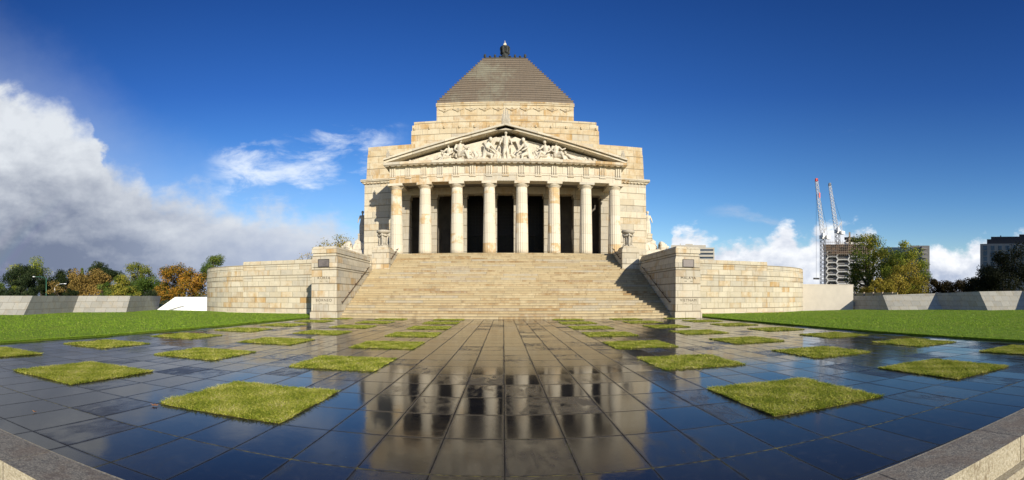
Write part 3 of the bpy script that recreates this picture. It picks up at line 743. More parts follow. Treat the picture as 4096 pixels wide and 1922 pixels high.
def wing(sgn, words):
    side = 'left' if sgn < 0 else 'right'
    t = thing('wing_wall', 'stone wing wall %s the stairs, engraved %s' % ('left of' if sgn < 0 else 'right of', ' and '.join(w[0] for w in words)), 'wall', (sgn*11.5, 28.9, 0), 'wing walls flanking the stairs')
    X = lambda x: sgn*x
    yf, yb = 28.9, 36.4
    def bx(b, xi, xo, y0, y1, z0, z1, tx=0, ty=0):
        b.box(*sorted((X(xi), X(xo))), y0, y1, z0, z1, tx, ty)
    b = MB(); bx(b, 10.63, 12.52, yf-0.06, yb+1.0, -0.2, 0.40); b.build('plinth', 'ashlar_wall', t)
    b = MB(); bx(b, 10.68, 12.45, yf, yb+1.0, 0.402, 3.27, 0.02, 0.02); b.build('wall', 'ashlar_wall', t)
    b = MB(); bx(b, 10.76, 12.37, yf+0.09, yb+.95, 3.272, 3.318); bx(b, 10.66, 12.43, yf-0.01, yb+0.5, 3.32, 3.86, 0.0, 0.0); bx(b, 10.70, 12.40, yf+0.03, yb+0.5, 3.862, 4.20, 0.05, 0.05); b.build('frieze_band', 'ashlar_wall', t)
    b = MB(); bx(b, 10.80, 12.33, yf+0.13, yb+0.4, 4.202, 4.238); bx(b, 10.70, 12.42, yf+0.02, yb+0.45, 4.24, 4.56); bx(b, 10.75, 12.36, yf+0.07, yb+0.4, 4.562, 4.67, 0.03, 0.03); b.build('coping', 'ashlar_wall', t)
    b = MB(); bx(b, 10.66, 12.3, yb+0.505, yb+1.02, 3.3, 4.32); bx(b, 10.72, 12.25, yb+0.51, yb+0.98, 4.322, 4.46, 0.04, 0.04); b.build('end_block', 'ashlar_wall', t)
    cx = X(11.57)
    b = MB(); bx(b, 11.19, 11.93, yf-0.045, yf+0.06, 3.34, 3.83)
    p = b.build('plaque', 'bronze_plaque', t)
    b = MB()
    for (a0, a1, z0, z1) in ((11.17, 11.95, 3.33, 3.36), (11.17, 11.95, 3.81, 3.84)): bx(b, a0, a1, yf-0.06, yf-0.046, z0, z1)
    for a in (11.17, 11.92): bx(b, a, a+0.03, yf-0.06, yf-0.046, 3.361, 3.809)
    b.build('frame', 'dark_bronze', p)
    for (wd, d0, d1), z in zip(words, (2.62, 1.16)):
        text_part(wd, cx, yf-0.0+0.012-0.008, z, 0.25, t, 1.16)
        text_part('%s        %s' % (d0, d1), cx, yf+0.004, z-0.215, 0.085, t, 1.1)
    b = MB(); wx = X(10.68)
    k0, k1 = 1.2, 17.5
    rail(b, (X(10.55), SY+k0*GO-0.2, 0.86+k0*RI), (X(10.55), SY+k1*GO, 0.80+k1*RI), wx, sgn)
    b.build('handrail', 'rail_bronze', t)
wing(-1, [('KOREA', '1950', '1953'), ('BORNEO', '1962', '1966')])
wing(1, [('MALAYA', '1948', '1960'), ('VIETNAM', '1962', '1973')])

def pedestal(sgn):
    side = 'left' if sgn < 0 else 'right'
    t = thing('urn_pedestal', 'stepped stone pedestal under the %s urn beside the upper steps' % side, 'pedestal', (sgn*10.0, 37.3, 3.4), 'pedestals beside the upper steps')
    def bx(b, xi, xo, y0, y1, z0, z1, tx=0, ty=0): b.box(*sorted((sgn*xi, sgn*xo)), y0, y1, z0, z1, tx, ty)
    b = MB(); bx(b, 9.24, 10.74, 37.27, 45.9, 3.0, 3.72); b.build('plinth', 'ashlar_wall', t)
    b = MB(); bx(b, 9.28, 10.70, 37.32, 45.9, 3.722, 5.22, 0.0, 0.0); b.build('wall', 'ashlar_wall', t)
    b = MB(); bx(b, 9.34, 10.62, 37.40, 39.2, 5.222, 5.36, 0.01, 0.01); bx(b, 9.40, 10.56, 37.47, 39.1, 5.362, 5.47); b.build('cap', 'ashlar_wall', t)
    b = MB(); rail(b, (sgn*9.15, SY+22.6*GO, 0.80+22.6*RI), (sgn*9.15, SY+29*GO, 0.72+29*RI), sgn*9.28, sgn); b.build('handrail', 'rail_bronze', t)
    # urn: a shallow bowl on a tapering four-legged tripod with rams' heads and swags
    cx, cy, z0 = sgn*9.98, 38.2, 5.472
    u = thing('stone_urn', 'pale carved stone urn with swags on the %s stair pedestal' % side, 'urn', (cx, cy, z0), 'carved urns flanking the portico')
    b = MB(); b.box(cx-0.44, cx+0.44, cy-0.44, cy+0.44, z0, z0+0.06); b.lathe(cx, cy, [(0.36, z0+0.06), (0.36, z0+0.12), (0.30, z0+0.2)], 16); b.build('foot', 'weathered_shaded_stone', u)
    b = MB(); b.lathe(cx, cy, [(0.24, z0+0.2), (0.255, z0+0.5), (0.30, z0+0.98), (0.33, z0+1.08)], 16)
    for k in range(4):
        a = math.pi/4*0+k*math.pi/2
        ca, sa = math.cos(a), math.sin(a)
        b.tube([(cx+0.40*ca, cy+0.40*sa, z0+0.06), (cx+0.30*ca, cy+0.30*sa, z0+0.3), (cx+0.33*ca, cy+0.33*sa, z0+0.7), (cx+0.40*ca, cy+0.40*sa, z0+1.0)], [0.085, 0.06, 0.065, 0.085], 8)
    b.build('stem', 'weathered_shaded_stone', u)
    b = MB()
    for k in range(4):
        a = k*math.pi/2; ca, sa = math.cos(a), math.sin(a)
        b.ball((cx+0.43*ca, cy+0.43*sa, z0+1.0), (0.10, 0.10, 0.13), 8, 6)
        a2 = a+math.pi/2
        pts = [(cx+0.40*math.cos(a+q*math.pi/2), cy+0.40*math.sin(a+q*math.pi/2), z0+1.07-0.16*math.sin(q*math.pi)) for q in (0, .2, .4, .6, .8, 1)]
        b.tube(pts, 0.055, 8)
    b.build('garland', 'weathered_shaded_stone', u)
    b = MB(); b.lathe(cx, cy, [(0.33, z0+1.08), (0.44, z0+1.13), (0.54, z0+1.2), (0.565, z0+1.27), (0.555, z0+1.33), (0.50, z0+1.39), (0.44, z0+1.40), (0.40, z0+1.36)], 28); b.build('bowl', 'weathered_shaded_stone', u)
pedestal(-1); pedestal(1)

# ------------------------------------------------------------------ curved terrace walls
def terrace(sgn):
    side = 'left' if sgn < 0 else 'right'
    t = thing('terrace_wall', 'long curved sandstone terrace wall %s of the wing wall' % side, 'wall', (sgn*20, 35, 0), 'curved terrace walls')
    XF, YF = 21.4, 35.1
    def ring(path, z0, z1, off, depth, b):
        """wall band along a plan path, off metres proud of it"""
        n = len(path); L = 0; pts = []
        for i, (x, y) in enumerate(path):
            a = path[max(0, i-1)]; c = path[min(n-1, i+1)]
            dx, dy = c[0]-a[0], c[1]-a[1]; l = math.hypot(dx, dy); nx, ny = dy/l, -dx/l
            if i: L += math.hypot(x-path[i-1][0], y-path[i-1][1])
            pts.append((x+nx*off, y+ny*off, x-nx*depth, y-ny*depth, L))
        S = lambda p: (sgn*p[0], p[1], p[2])
        for p, q in zip(pts, pts[1:]):
            f0, f1 = (p[0], p[1]), (q[0], q[1]); b0, b1 = (p[2], p[3]), (q[2], q[3])
            b.face([S((*f0, z0)), S((*f1, z0)), S((*f1, z1)), S((*f0, z1))], [(p[4], z0), (q[4], z0), (q[4], z1), (p[4], z1)])
            b.face([S((*f0, z1)), S((*f1, z1)), S((*b1, z1)), S((*b0, z1))], [(p[4], z1), (q[4], z1), (q[4], z1+.4), (p[4], z1+.4)])
            b.face([S((*f0, z0)), S((*b0, z0)), S((*b1, z0)), S((*f1, z0))], [(p[4], z1), (q[4], z1), (q[4], z1+.4), (p[4], z1+.4)])
        for p in (pts[0], pts[-1]):
            b.face([S((p[0], p[1], z0)), S((p[2], p[3], z0)), S((p[2], p[3], z1)), S((p[0], p[1], z1))])
    straight = [(12.2, YF), (14, YF), (17, YF), (XF, YF)]
    Rr = 7.6; cxx, cyy = XF, YF+0.14+Rr
    arc = [(cxx+Rr*math.sin(a), cyy-Rr*math.cos(a)) for a in [R(d) for d in range(0, 150, 5)]]
    def bands(path, b, zt, dz):
        ring(path, -0.2, 2.84+dz, 0.0, 0.8, b); ring(path, 2.842+dz, 2.888+dz, -0.06, 0.6, b); ring(path, 2.89+dz, 3.44+dz, 0.012, 0.7, b)
        ring(path, 3.442+dz, 3.80+dz, -0.02, 0.6, b); ring(path, 3.802+dz, 3.838+dz, -0.07, 0.6, b); ring(path, 3.84+dz, zt-0.12, -0.01, 0.7, b); ring(path, zt-0.118, zt, -0.05, 0.7, b)
    b = MB(); bands(straight, b, 4.38, 0.05); b.build('pier_wall', 'ashlar_wall', t, recalc=False)
    b = MB(); bands(arc, b, 4.10, -0.08); b.build('curved_wall', 'ashlar_wall', t, recalc=False)
    b = MB(); b.box(*sorted((sgn*12.53, sgn*(XF+1.6))), YF-0.32, YF-0.004, -0.2, 0.10); b.build('footing', 'ashlar_fine', t)
    b = MB(); b.box(*sorted((sgn*10.75, sgn*(XF-0.2))), 37.45, 72, 0, 3.95); b.build('deck', 'stair_stone', t)
terrace(-1); terrace(1)

# ------------------------------------------------------------------ the memorial
sh = thing('memorial_building', 'pale stone memorial temple with stepped pyramid roof and eight-column portico', 'monument', (0, 46, 0))
def part(b, nm, mat, parent=sh, **k): return b.build(nm, mat, parent, **k)
YB, YC, HB = 46.3, 57.4, 14.0
YE = 2*YC-YB
# floor of the portico
b = MB(); b.box(-9.26, 9.26, 41.205, 48.3, 3.0, PZ-0.001); part(b, 'portico_floor', 'stair_stone')
# lower walls
b = MB()
for s in (-1, 1): b.hexa([(p[0], p[1], p[2]) for p in ((min(s*10.2, s*(HB+.1)), YB, 3.4), (max(s*10.2, s*(HB+.1)), YB, 3.4), (max(s*10.2, s*(HB+.1)), YE, 3.4), (min(s*10.2, s*(HB+.1)), YE, 3.4),
                                                          (min(s*10.2, s*HB), YB, 12.72), (max(s*10.2, s*HB), YB, 12.72), (max(s*10.2, s*HB), YE, 12.72), (min(s*10.2, s*HB), YE, 12.72))])
b.box(-10.19, 10.19, YB+2.6, YE-0.01, 3.4, 12.72)
part(b, 'lower_wall', 'ashlar', weld=False)
# porch ceiling and beams, flanks of the entablature
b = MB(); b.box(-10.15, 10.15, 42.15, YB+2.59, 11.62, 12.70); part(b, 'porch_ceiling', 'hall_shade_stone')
b = MB()
for s in (-1, 1):
    b.box(*sorted((s*9.15, s*10.12)), 42.15, YB-0.005, 11.342, 11.62)
for x in (-7.03, -4.22, -1.40, 1.40, 4.22, 7.03): b.box(x-0.32, x+0.32, 42.15, 44.48, 11.35, 11.618)
b.box(-10.1, 10.1, 44.48, 45.5, 11.0, 11.617)
part(b, 'ceiling_beam', 'ashlar_fine', weld=False)
CXS = [-9.62, -7.03, -4.22, -1.40, 1.40, 4.22, 7.03, 9.62]
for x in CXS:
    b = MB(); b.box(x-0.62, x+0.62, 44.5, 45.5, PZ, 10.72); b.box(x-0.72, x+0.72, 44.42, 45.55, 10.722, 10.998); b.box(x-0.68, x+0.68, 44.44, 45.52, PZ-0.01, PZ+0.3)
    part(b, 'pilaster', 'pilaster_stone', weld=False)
# deep bays behind: outer ones end in a shaded stone wall, the middle three in bronze screens
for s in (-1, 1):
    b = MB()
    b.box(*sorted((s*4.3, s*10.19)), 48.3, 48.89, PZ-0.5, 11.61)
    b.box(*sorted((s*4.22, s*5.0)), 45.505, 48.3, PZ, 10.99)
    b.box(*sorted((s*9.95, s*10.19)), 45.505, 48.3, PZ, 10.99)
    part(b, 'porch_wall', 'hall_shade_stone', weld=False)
b = MB(); b.box(-4.29, 4.29, 48.6, 48.88, PZ-0.5, 11.6); bs = part(b, 'bronze_screen', 'dark_bronze')
b = MB()
for k in range(-12, 13):
    b.box(k*0.34-0.025, k*0.34+0.025, 48.52, 48.58, PZ, 11.0)
for z in np.arange(8.2, 10.9, 0.34): b.box(-4.2, 4.2, 48.48, 48.515, z-0.025, z+0.025)
b.box(-4.25, 4.25, 48.40, 48.47, 7.55, 7.75)
part(b, 'grille', 'dark_bronze', bs, weld=False)
for x in (-2.8, 0, 2.8):
    b = MB()
    for s in (-1, 1):
        xa, xb = x+s*0.02, x+s*0.95
        b.box(*sorted((xa, xb)), 48.38, 48.475, PZ, 7.5)
        for z0, z1 in ((5.35, 6.2), (6.4, 7.3)): b.box(*sorted((x+s*0.15, x+s*0.82)), 48.34, 48.378, z0, z1)
        b.lathe(x+s*0.48, 48.36, [(0.3, 5.78), (0.3, 5.8)], 12)
    part(b, 'door', 'black_copper', weld=False)
# columns
def flutes(a): return 1.0-0.055*(0.5+0.5*math.cos(a*20))**0.6
cap_t = 11.34
proto = None
for idx, x in enumerate(CXS):
    if proto is None:
        b = MB(); prof = []
        for k in range(15):
            z = PZ+(10.86-PZ)*k/14; q = k/14
            prof.append((0.575-0.105*q-0.012*math.sin(q*math.pi)*-1, z))
        b.lathe(x, 41.52, prof, 120, flutes)
        c = part(b, 'column', 'column_stone')
        b = MB(); b.lathe(x, 41.52, [(0.475, 10.862), (0.49, 10.88), (0.485, 10.90), (0.50, 10.92), (0.56, 10.98), (0.62, 11.06), (0.635, 11.11), (0.60, 11.125)], 32)
        b.box(x-0.66, x+0.66, 41.52-0.66, 41.52+0.66, 11.127, cap_t)
        cp = part(b, 'capital', 'ashlar_fine', c)
        proto = (c, cp, x)
    else:
        c = proto[0].copy(); COL.objects.link(c); c.location.x += x-proto[2]
        cp = proto[1].copy(); COL.objects.link(cp); cp.parent = c
# entablature
EY = 40.95; EX = 10.12
b = MB(); b.box(-EX, EX, EY, 42.14, cap_t+0.002, 11.86); b.box(-EX+0.02, EX-0.02, EY+0.02, 42.14, 11.862, 12.74)
b.box(-EX-0.05, EX+0.05, EY-0.05, 42.1, 11.815, 11.88)
for s in (-1, 1): b.box(*sorted((s*9.2, s*EX)), 42.145, YB-0.004, 11.7, 12.74)
part(b, 'entablature', 'ashlar_fine', weld=False)
tri = [k*1.405 for k in range(-7, 8)]
tri = [max(-9.86, min(9.86, t_)) for t_ in tri]
tp = None
for x in tri:
    if tp is None:
        b = MB()
        for dx in (-0.19, 0.0, 0.19): b.box(x+dx-0.068, x+dx+0.068, EY-0.075, EY+0.015, 11.885, 12.62)
        b.box(x-0.28, x+0.28, EY-0.06, EY+0.015, 12.622, 12.73); b.box(x-0.28, x+0.28, EY-0.085, EY-0.052, 11.76, 11.81)
        for k in range(6): b.box(x-0.26+k*0.093, x-0.20+k*0.093, EY-0.08, EY-0.003, 11.70, 11.758)
        tp = (part(b, 'triglyph', 'ashlar_fine', weld=False), x)
    else:
        o = tp[0].copy(); COL.objects.link(o); o.location.x += x-tp[1]
# cornice of the portico with mutule blocks below it
CW = 10.55
b = MB(); b.box(-CW, CW, 40.38, 42.1, 12.86, 13.08); b.box(-CW+0.08, CW-0.08, 40.46, 42.1, 12.80, 12.858); b.box(-EX-0.1, EX+0.1, EY-0.14, 42.1, 12.742, 12.798)
for s in (-1, 1): b.box(*sorted((s*9.0, s*CW)), 42.105, YB-0.004, 12.80, 13.08)
n_m = 40
for k in range(n_m):
    x = -CW+0.3+(2*CW-0.6)*k/(n_m-1); b.box(x-0.16, x+0.16, 40.52, EY-0.145, 12.745, 12.797)
part(b, 'cornice', 'ashlar_fine', weld=False)
# pediment: tympanum, raking cornices, carved figures, antefix and corner ornaments
AP, TZ = 15.72, 13.082
ped = part((lambda m: (m.prism_y([(-9.9, TZ), (9.9, TZ), (0, AP-0.35)], 41.42, YB+2), m)[1])(MB()), 'pediment', 'carved_stone')
b = MB()
for s in (-1, 1):
    def slab(z_off, th, y0, y1, xe):
        sl = (AP-TZ-0.02)/CW
        p = [(s*xe, TZ+z_off), (0, TZ+z_off+sl*xe), (0, TZ+z_off+th+sl*xe), (s*xe, TZ+z_off+th)]
        if s > 0: p = list(reversed(p))
        b.prism_y(p, y0, y1)
    slab(0.0, 0.20, 40.55, YB+1.9, CW-0.02)
    slab(0.202, 0.16, 40.36, YB+1.8, CW)
rk = part(b, 'raking_cornice', 'ashlar_fine', ped, weld=False)

DEEP = 1.0
def figure(b, o, pose, s=1.0, flip=1):
    """a draped carved figure as overlapping tapered limbs (one continuous surface after remeshing); pose lists joints in (x,z,depth)"""
    J = {k: (o[0]+flip*s*x, o[1]-s*d*DEEP, o[2]+s*z) for k, (x, z, d) in pose.items()}
    C = lambda a, c, r0, r1: b.capsule(J[a], J[c], r0*s, r1*s, 8)
    C('hip', 'chest', 0.17, 0.19); C('chest', 'neck', 0.19, 0.07); b.ball(J['head'], (0.105*s, 0.12*s, 0.135*s), 10, 8)
    C('neck', 'head', 0.06, 0.06)
    hd = J['head']; b.ball((hd[0], hd[1]+0.03*s, hd[2]+0.04*s), (0.125*s, 0.11*s, 0.12*s), 8, 6)
    for sd_ in 'lr':
        if 'e'+sd_ in J:
            C('chest' if False else 's'+sd_, 'e'+sd_, 0.075, 0.06); C('e'+sd_, 'h'+sd_, 0.058, 0.045); C('chest', 's'+sd_, 0.15, 0.08)
        if 'k'+sd_ in J:
            C('hip', 'k'+sd_, 0.15, 0.095); C('k'+sd_, 'f'+sd_, 0.09, 0.06)
            f = J['f'+sd_]; b.capsule(f, (f[0]+flip*0.08*s, f[1]-0.06*s, f[2]), 0.05*s, 0.04*s, 6)
STAND = dict(hip=(0, 0.95, .15), chest=(0, 1.35, .16), neck=(0, 1.58, .15), head=(0, 1.76, .17), sl=(-.2, 1.48, .15), sr=(.2, 1.48, .15), el=(-.34, 1.2, .15), er=(.34, 1.2, .15), hl=(-.38, .95, .25), hr=(.38, .95, .25), kl=(-.11, .5, .18), kr=(.11, .5, .18), fl=(-.12, .06, .16), fr=(.12, .06, .16))
SIT = dict(hip=(0, .38, .12), chest=(.02, .82, .14), neck=(.04, 1.04, .14), head=(.08, 1.2, .18), sl=(-.2, .94, .14), sr=(.2, .94, .14), el=(-.3, .66, .2), er=(.4, .72, .2), hl=(-.1, .48, .3), hr=(.62, .8, .22), kl=(.35, .52, .25), kr=(.48, .3, .2), fl=(.55, .08, .22), fr=(.82, .08, .2))
KNEEL = dict(hip=(0, .45, .12), chest=(.12, .85, .14), neck=(.22, 1.05, .16), head=(.32, 1.18, .2), sl=(-.02, .98, .14), sr=(.3, .94, .14), el=(.1, .68, .25), er=(.5, .66, .2), hl=(.4, .5, .3), hr=(.68, .45, .25), kl=(.38, .28, .2), kr=(-.1, .08, .2), fl=(.36, .05, .2), fr=(-.5, .08, .16))
RECL = dict(hip=(0, .22, .12), chest=(-.42, .42, .14), neck=(-.62, .55, .14), head=(-.75, .68, .18), sl=(-.5, .5, .1), sr=(-.48, .42, .2), el=(-.75, .3, .12), er=(-.3, .2, .28), hl=(-.8, .08, .2), hr=(-.05, .18, .3), kl=(.4, .35, .16), kr=(.42, .16, .22), fl=(.72, .07, .16), fr=(.92, .07, .2))
YT = 41.38
def fig(x, pose, s, flip, extra=None):
    s *= SC
    b = MB(); figure(b, (x, YT, TZ), pose, s, flip)
    if extra: extra(b)
    rr_ = random.Random(int(abs(x)*100))
    for k in range(7):
        xx = x+rr_.uniform(-0.6, 0.6)*s; zz = rr_.uniform(0.05, 0.42)*s*min(1, (9.0-abs(x))/5)
        b.tube([(xx-0.25*s, YT-0.1, TZ+zz*rr_.uniform(0.6, 1.7)), (xx, YT-0.28, TZ+zz*1.15), (xx+0.22*s, YT-0.16, TZ+zz*rr_.uniform(0.2, 0.9))], [0.06*s, 0.10*s, 0.06*s], 6)
    b.box(x-0.5*s, x+0.5*s, YT-0.25*s, YT+0.08, TZ, TZ+0.05*s)
    o = part(b, 'carved_figure', 'carved_stone', ped, weld=False); remesh(o, 0.035)
SC = 1.14
DEEP = 2.1
def drape(x, z0, w, h):
    def f(b):
        for k in range(5):
            xx = x-w/2+w*k/4; b.tube([(xx*0.7+x*0.3, YT-0.26, TZ+z0+h), (xx, YT-0.34, TZ+z0)], [0.07, 0.12], 6)
    return f
def wings(b):
    for s in (-1, 1):
        for k in range(7):
            a = k/6
            b.tube([(s*0.22, YT-0.25, TZ+1.62), (s*(0.80+0.1*a), YT-0.28, TZ+1.95-0.25*a), (s*(1.95-0.80*a), YT-0.16, TZ+1.62-0.62*a)], [0.12, 0.11, 0.06], 6)
    drape(0, 0.05, 0.5, 1.0)(b)
    for s in (-1, 1): b.tube([(s*0.48, YT-0.1, TZ+0.05), (s*0.48, YT-0.1, TZ+1.2)], 0.07, 6)
fig(0.02, STAND, 1.17, 1, wings)
fig(-1.75, KNEEL, 1.28, 1, drape(-1.75, 0, 0.9, 0.6)); fig(1.95, KNEEL, 1.25, -1, drape(1.95, 0, 0.8, 0.7))
fig(-3.95, SIT, 1.25, 1, drape(-3.7, 0, 0.7, 0.4)); fig(-3.25, SIT, 0.85, -1); fig(-4.85, SIT, 1.0, -1, drape(-5.0, 0, 0.6, 0.3))
fig(3.45, SIT, 1.15, -1, drape(3.4, 0, 0.8, 0.5)); fig(4.3, SIT, 1.15, 1, drape(4.5, 0, 0.7, 0.4))
fig(5.95, RECL, 0.95, 1); fig(-6.2, RECL, 0.9, -1)
def lump(xs, sz, nm='carved_figure'):
    b = MB()
    for x in xs:
        b.ball((x, YT-0.16, TZ+sz*0.5), (sz*0.42, 0.2, sz*0.55), 8, 6); b.tube([(x-0.1, YT-0.2, TZ+sz*0.9), (x+0.15, YT-0.36, TZ+sz*0.45), (x-0.05, YT-0.3, TZ)], [0.16*sz, 0.2*sz, 0.14*sz], 6)
        b.ball((x+sz*0.5, YT-0.12, TZ+sz*0.25), (sz*0.5, 0.14, sz*0.3), 8, 6)
    o = part(b, nm, 'carved_stone', ped, weld=False); remesh(o, 0.03)
for xl, sl in ((-5.55, .7), (-2.55, .9), (-0.95, .85), (1.0, .85), (2.75, .9), (5.2, .65), (-6.65, .5), (6.7, .5)): lump([xl-0.1, xl+0.2], sl)
lump([-7.0, -7.5, -7.95, -8.3], 0.32); lump([7.3, 7.75], 0.42); lump([8.15, 8.5], 0.24)
def antefix(x, y, z, w, h, nm, parent, n=9):
    b = MB()
    for k in range(n):
        a = (k/(n-1)-0.5)*2.5; L = h*(1-0.30*abs(a)**1.2)
        b.tube([(x, y, z), (x+math.sin(a)*L*0.28*w/h*1.6, y-0.05, z+math.cos(a)*L*0.5), (x+math.sin(a)*L*0.62*w/h, y, z+0.12*h+math.cos(a)*L*0.85)], [0.03*h, 0.055*h, 0.035*h], 6)
    b.ball((x, y-0.03, z+0.1*h), (0.26*w, 0.10*h, 0.12*h), 8, 6)
    o = part(b, nm, 'weathered_shaded_stone', parent, weld=False)
b = MB(); b.prism_y([(-0.95, AP-0.18), (0.95, AP-0.18), (0.35, AP+0.2), (-0.35, AP+0.2)], 40.55, 41.1); part(b, 'antefix_base', 'weathered_shaded_stone', ped)
antefix(0.02, 40.85, AP+0.05, 0.95, 1.75, 'antefix', ped)
for s in (-1, 1): antefix(s*10.2, 40.75, TZ+0.42, 0.42, 0.85, 'corner_ornament', ped, 7)
# main cornice
b = MB()
for s in (-1, 1):
    b.box(*sorted((s*10.2, s*(HB+0.34))), YB-0.34, YE+0.34, 12.93, 13.16); b.box(*sorted((s*10.2, s*(HB+0.2))), YB-0.2, YE+0.2, 12.80, 12.928)
    b.box(*sorted((s*10.2, s*(HB+0.1))), YB-0.1, YE+0.1, 12.722, 12.798)
    for k in range(10):
        x = 10.6+k*0.36; b.box(*sorted((s*x, s*(x+0.2))), YB-0.19, YB-0.105, 12.73, 12.797)
b.box(-10.21, 10.21, 48.0, YE+0.3, 12.94, 13.15)
part(b, 'main_cornice', 'ashlar', weld=False)
# attic and tiers
b = MB(); b.box(-HB+0.15, HB-0.15, YB+0.1, YE-0.1, 13.162, 15.72, 0.12, 0.06); b.box(-HB+0.30, HB-0.30, YB+0.20, YE-0.2, 15.722, 16.50, 0.03, 0.03); part(b, 'attic', 'ashlar_upper', weld=False)
b = MB(); b.box(-9.62, 9.62, 48.3, 2*YC-48.3, 16.502, 18.45, 0.03, 0.03); b.box(-9.52, 9.52, 48.4, 2*YC-48.4, 18.452, 19.02, 0.0, 0.0); b.box(-9.36, 9.36, 48.56, 2*YC-48.56, 19.022, 19.42)
ti = part(b, 'upper_tier', 'ashlar_upper', weld=False)
b = MB()
for k in range(-58, 59): b.box(k*0.16-0.045, k*0.16+0.045, 48.375, 48.398, 18.55, 18.78)
for k in range(-6, 7): b.lathe(k*1.55, 48.375, [(0.11, 18.55), (0.11, 18.76)], 10)
part(b, 'moulded_band', 'ashlar_upper', ti, weld=False)
b = MB(); b.box(-7.25, 7.25, 50.2, 2*YC-50.2, 19.422, 21.52, 0.02, 0.02); b.box(-7.3, 7.3, 50.14, 2*YC-50.14, 21.522, 21.86)
tb = part(b, 'roof_tier', 'ashlar_upper', weld=False)
b = MB(); nf = 10
for k in range(nf+1):
    x = -7.1+14.2*k/nf
    if k < nf:
        xm_ = x+0.71
        pts = [(x+1.42*q, 50.17, 21.28-0.26*math.sin(math.pi*q)) for q in (0.06, .2, .35, .5, .65, .8, .94)]; b.tube(pts, [0.03, .045, .06, .065, .06, .045, .03], 6)
        cc = [(xm_+0.17*math.cos(q), 50.17, 21.06+0.17*math.sin(q)) for q in [2*math.pi*i/12 for i in range(13)]]; b.tube(cc, 0.035, 6, cap=False); b.ball((xm_, 50.17, 21.06), (0.1, 0.04, 0.1), 8, 6)
part(b, 'festoon_frieze', 'ashlar_upper', tb, weld=False)
# stepped pyramid roof
b = MB(); NR = 20; h0, h1, z0, z1 = 7.22, 2.42, 21.862, 28.7
for k in range(NR):
    hh = h0+(h1-h0)*k/NR; za = z0+(z1-z0)*k/NR; zb = z0+(z1-z0)*(k+1)/NR
    b.box(-hh, hh, YC-hh, YC+hh, za, zb-0.05, 0.05, 0.05); b.box(-hh-0.0, hh+0.0, YC-hh-0.0, YC+hh+0.0, zb-0.048, zb-0.002)
rf = part(b, 'roof', 'weathered_copper', weld=False)
b = MB(); b.box(-2.42, 2.42, YC-2.42, YC+2.42, 28.70, 28.83); b.box(-2.36, 2.36, YC-2.36, YC+2.36, 28.832, 28.95)
for sx in (0, 1):
    for s in (-1, 1):
        for k in range(9):
            q = -2.3+4.6*k/8; big = (k % 2 == 0)
            p = (q, YC+s*2.33) if sx == 0 else (s*2.33, YC+q)
            hgt = 0.36 if big else 0.2
            if k in (0, 8): hgt = 0.42
            b.lathe(p[0], p[1], [(0.10, 28.95), (0.15, 28.95+hgt*0.45), (0.12, 28.95+hgt*0.8), (0.02, 28.95+hgt)], 8)
part(b, 'cresting', 'black_copper', rf, weld=False)
b = MB(); b.lathe(0, YC, [(0.50, 28.95), (0.48, 29.9), (0.46, 30.2), (0.40, 30.45), (0.24, 30.62)], 20); part(b, 'finial_base', 'black_copper', weld=False)
b = MB(); b.lathe(0, YC, [(0.24, 30.50), (0.30, 30.62), (0.36, 30.8), (0.44, 31.0), (0.55, 31.14), (0.60, 31.24), (0.56, 31.30), (0.3, 31.28)], 20)
for k in range(6):
    a = k*math.pi/3; ca, sa = math.cos(a), math.sin(a)
    b.ball((0.46*ca, YC+0.46*sa, 31.08), (0.17, 0.17, 0.22), 8, 6); b.ball((0.45*ca, YC+0.45*sa, 30.62), (0.16, 0.16, 0.22), 8, 6); b.tube([(0.44*ca, YC+0.44*sa, 30.6), (0.5*ca, YC+0.5*sa, 31.1)], 0.12, 6)
fu = part(b, 'finial_urn', 'black_copper', weld=False)
b = MB()
b.ball((0, YC, 31.36), (0.13, 0.13, 0.13), 10, 8); b.tube([(0, YC, 31.35), (0.02, YC, 31.7), (-0.01, YC, 32.15)], [0.05, 0.06, 0.008], 6)
for k in range(6):
    a = k*1.047; b.tube([(0.04*math.cos(a), YC+0.04*math.sin(a), 31.4), (0.15*math.cos(a), YC+0.15*math.sin(a), 31.58), (0.13*math.cos(a+.5), YC+0.13*math.sin(a+.5), 31.82)], [0.05, 0.05, 0.008], 5)
part(b, 'flame', 'gilt', fu, weld=False)

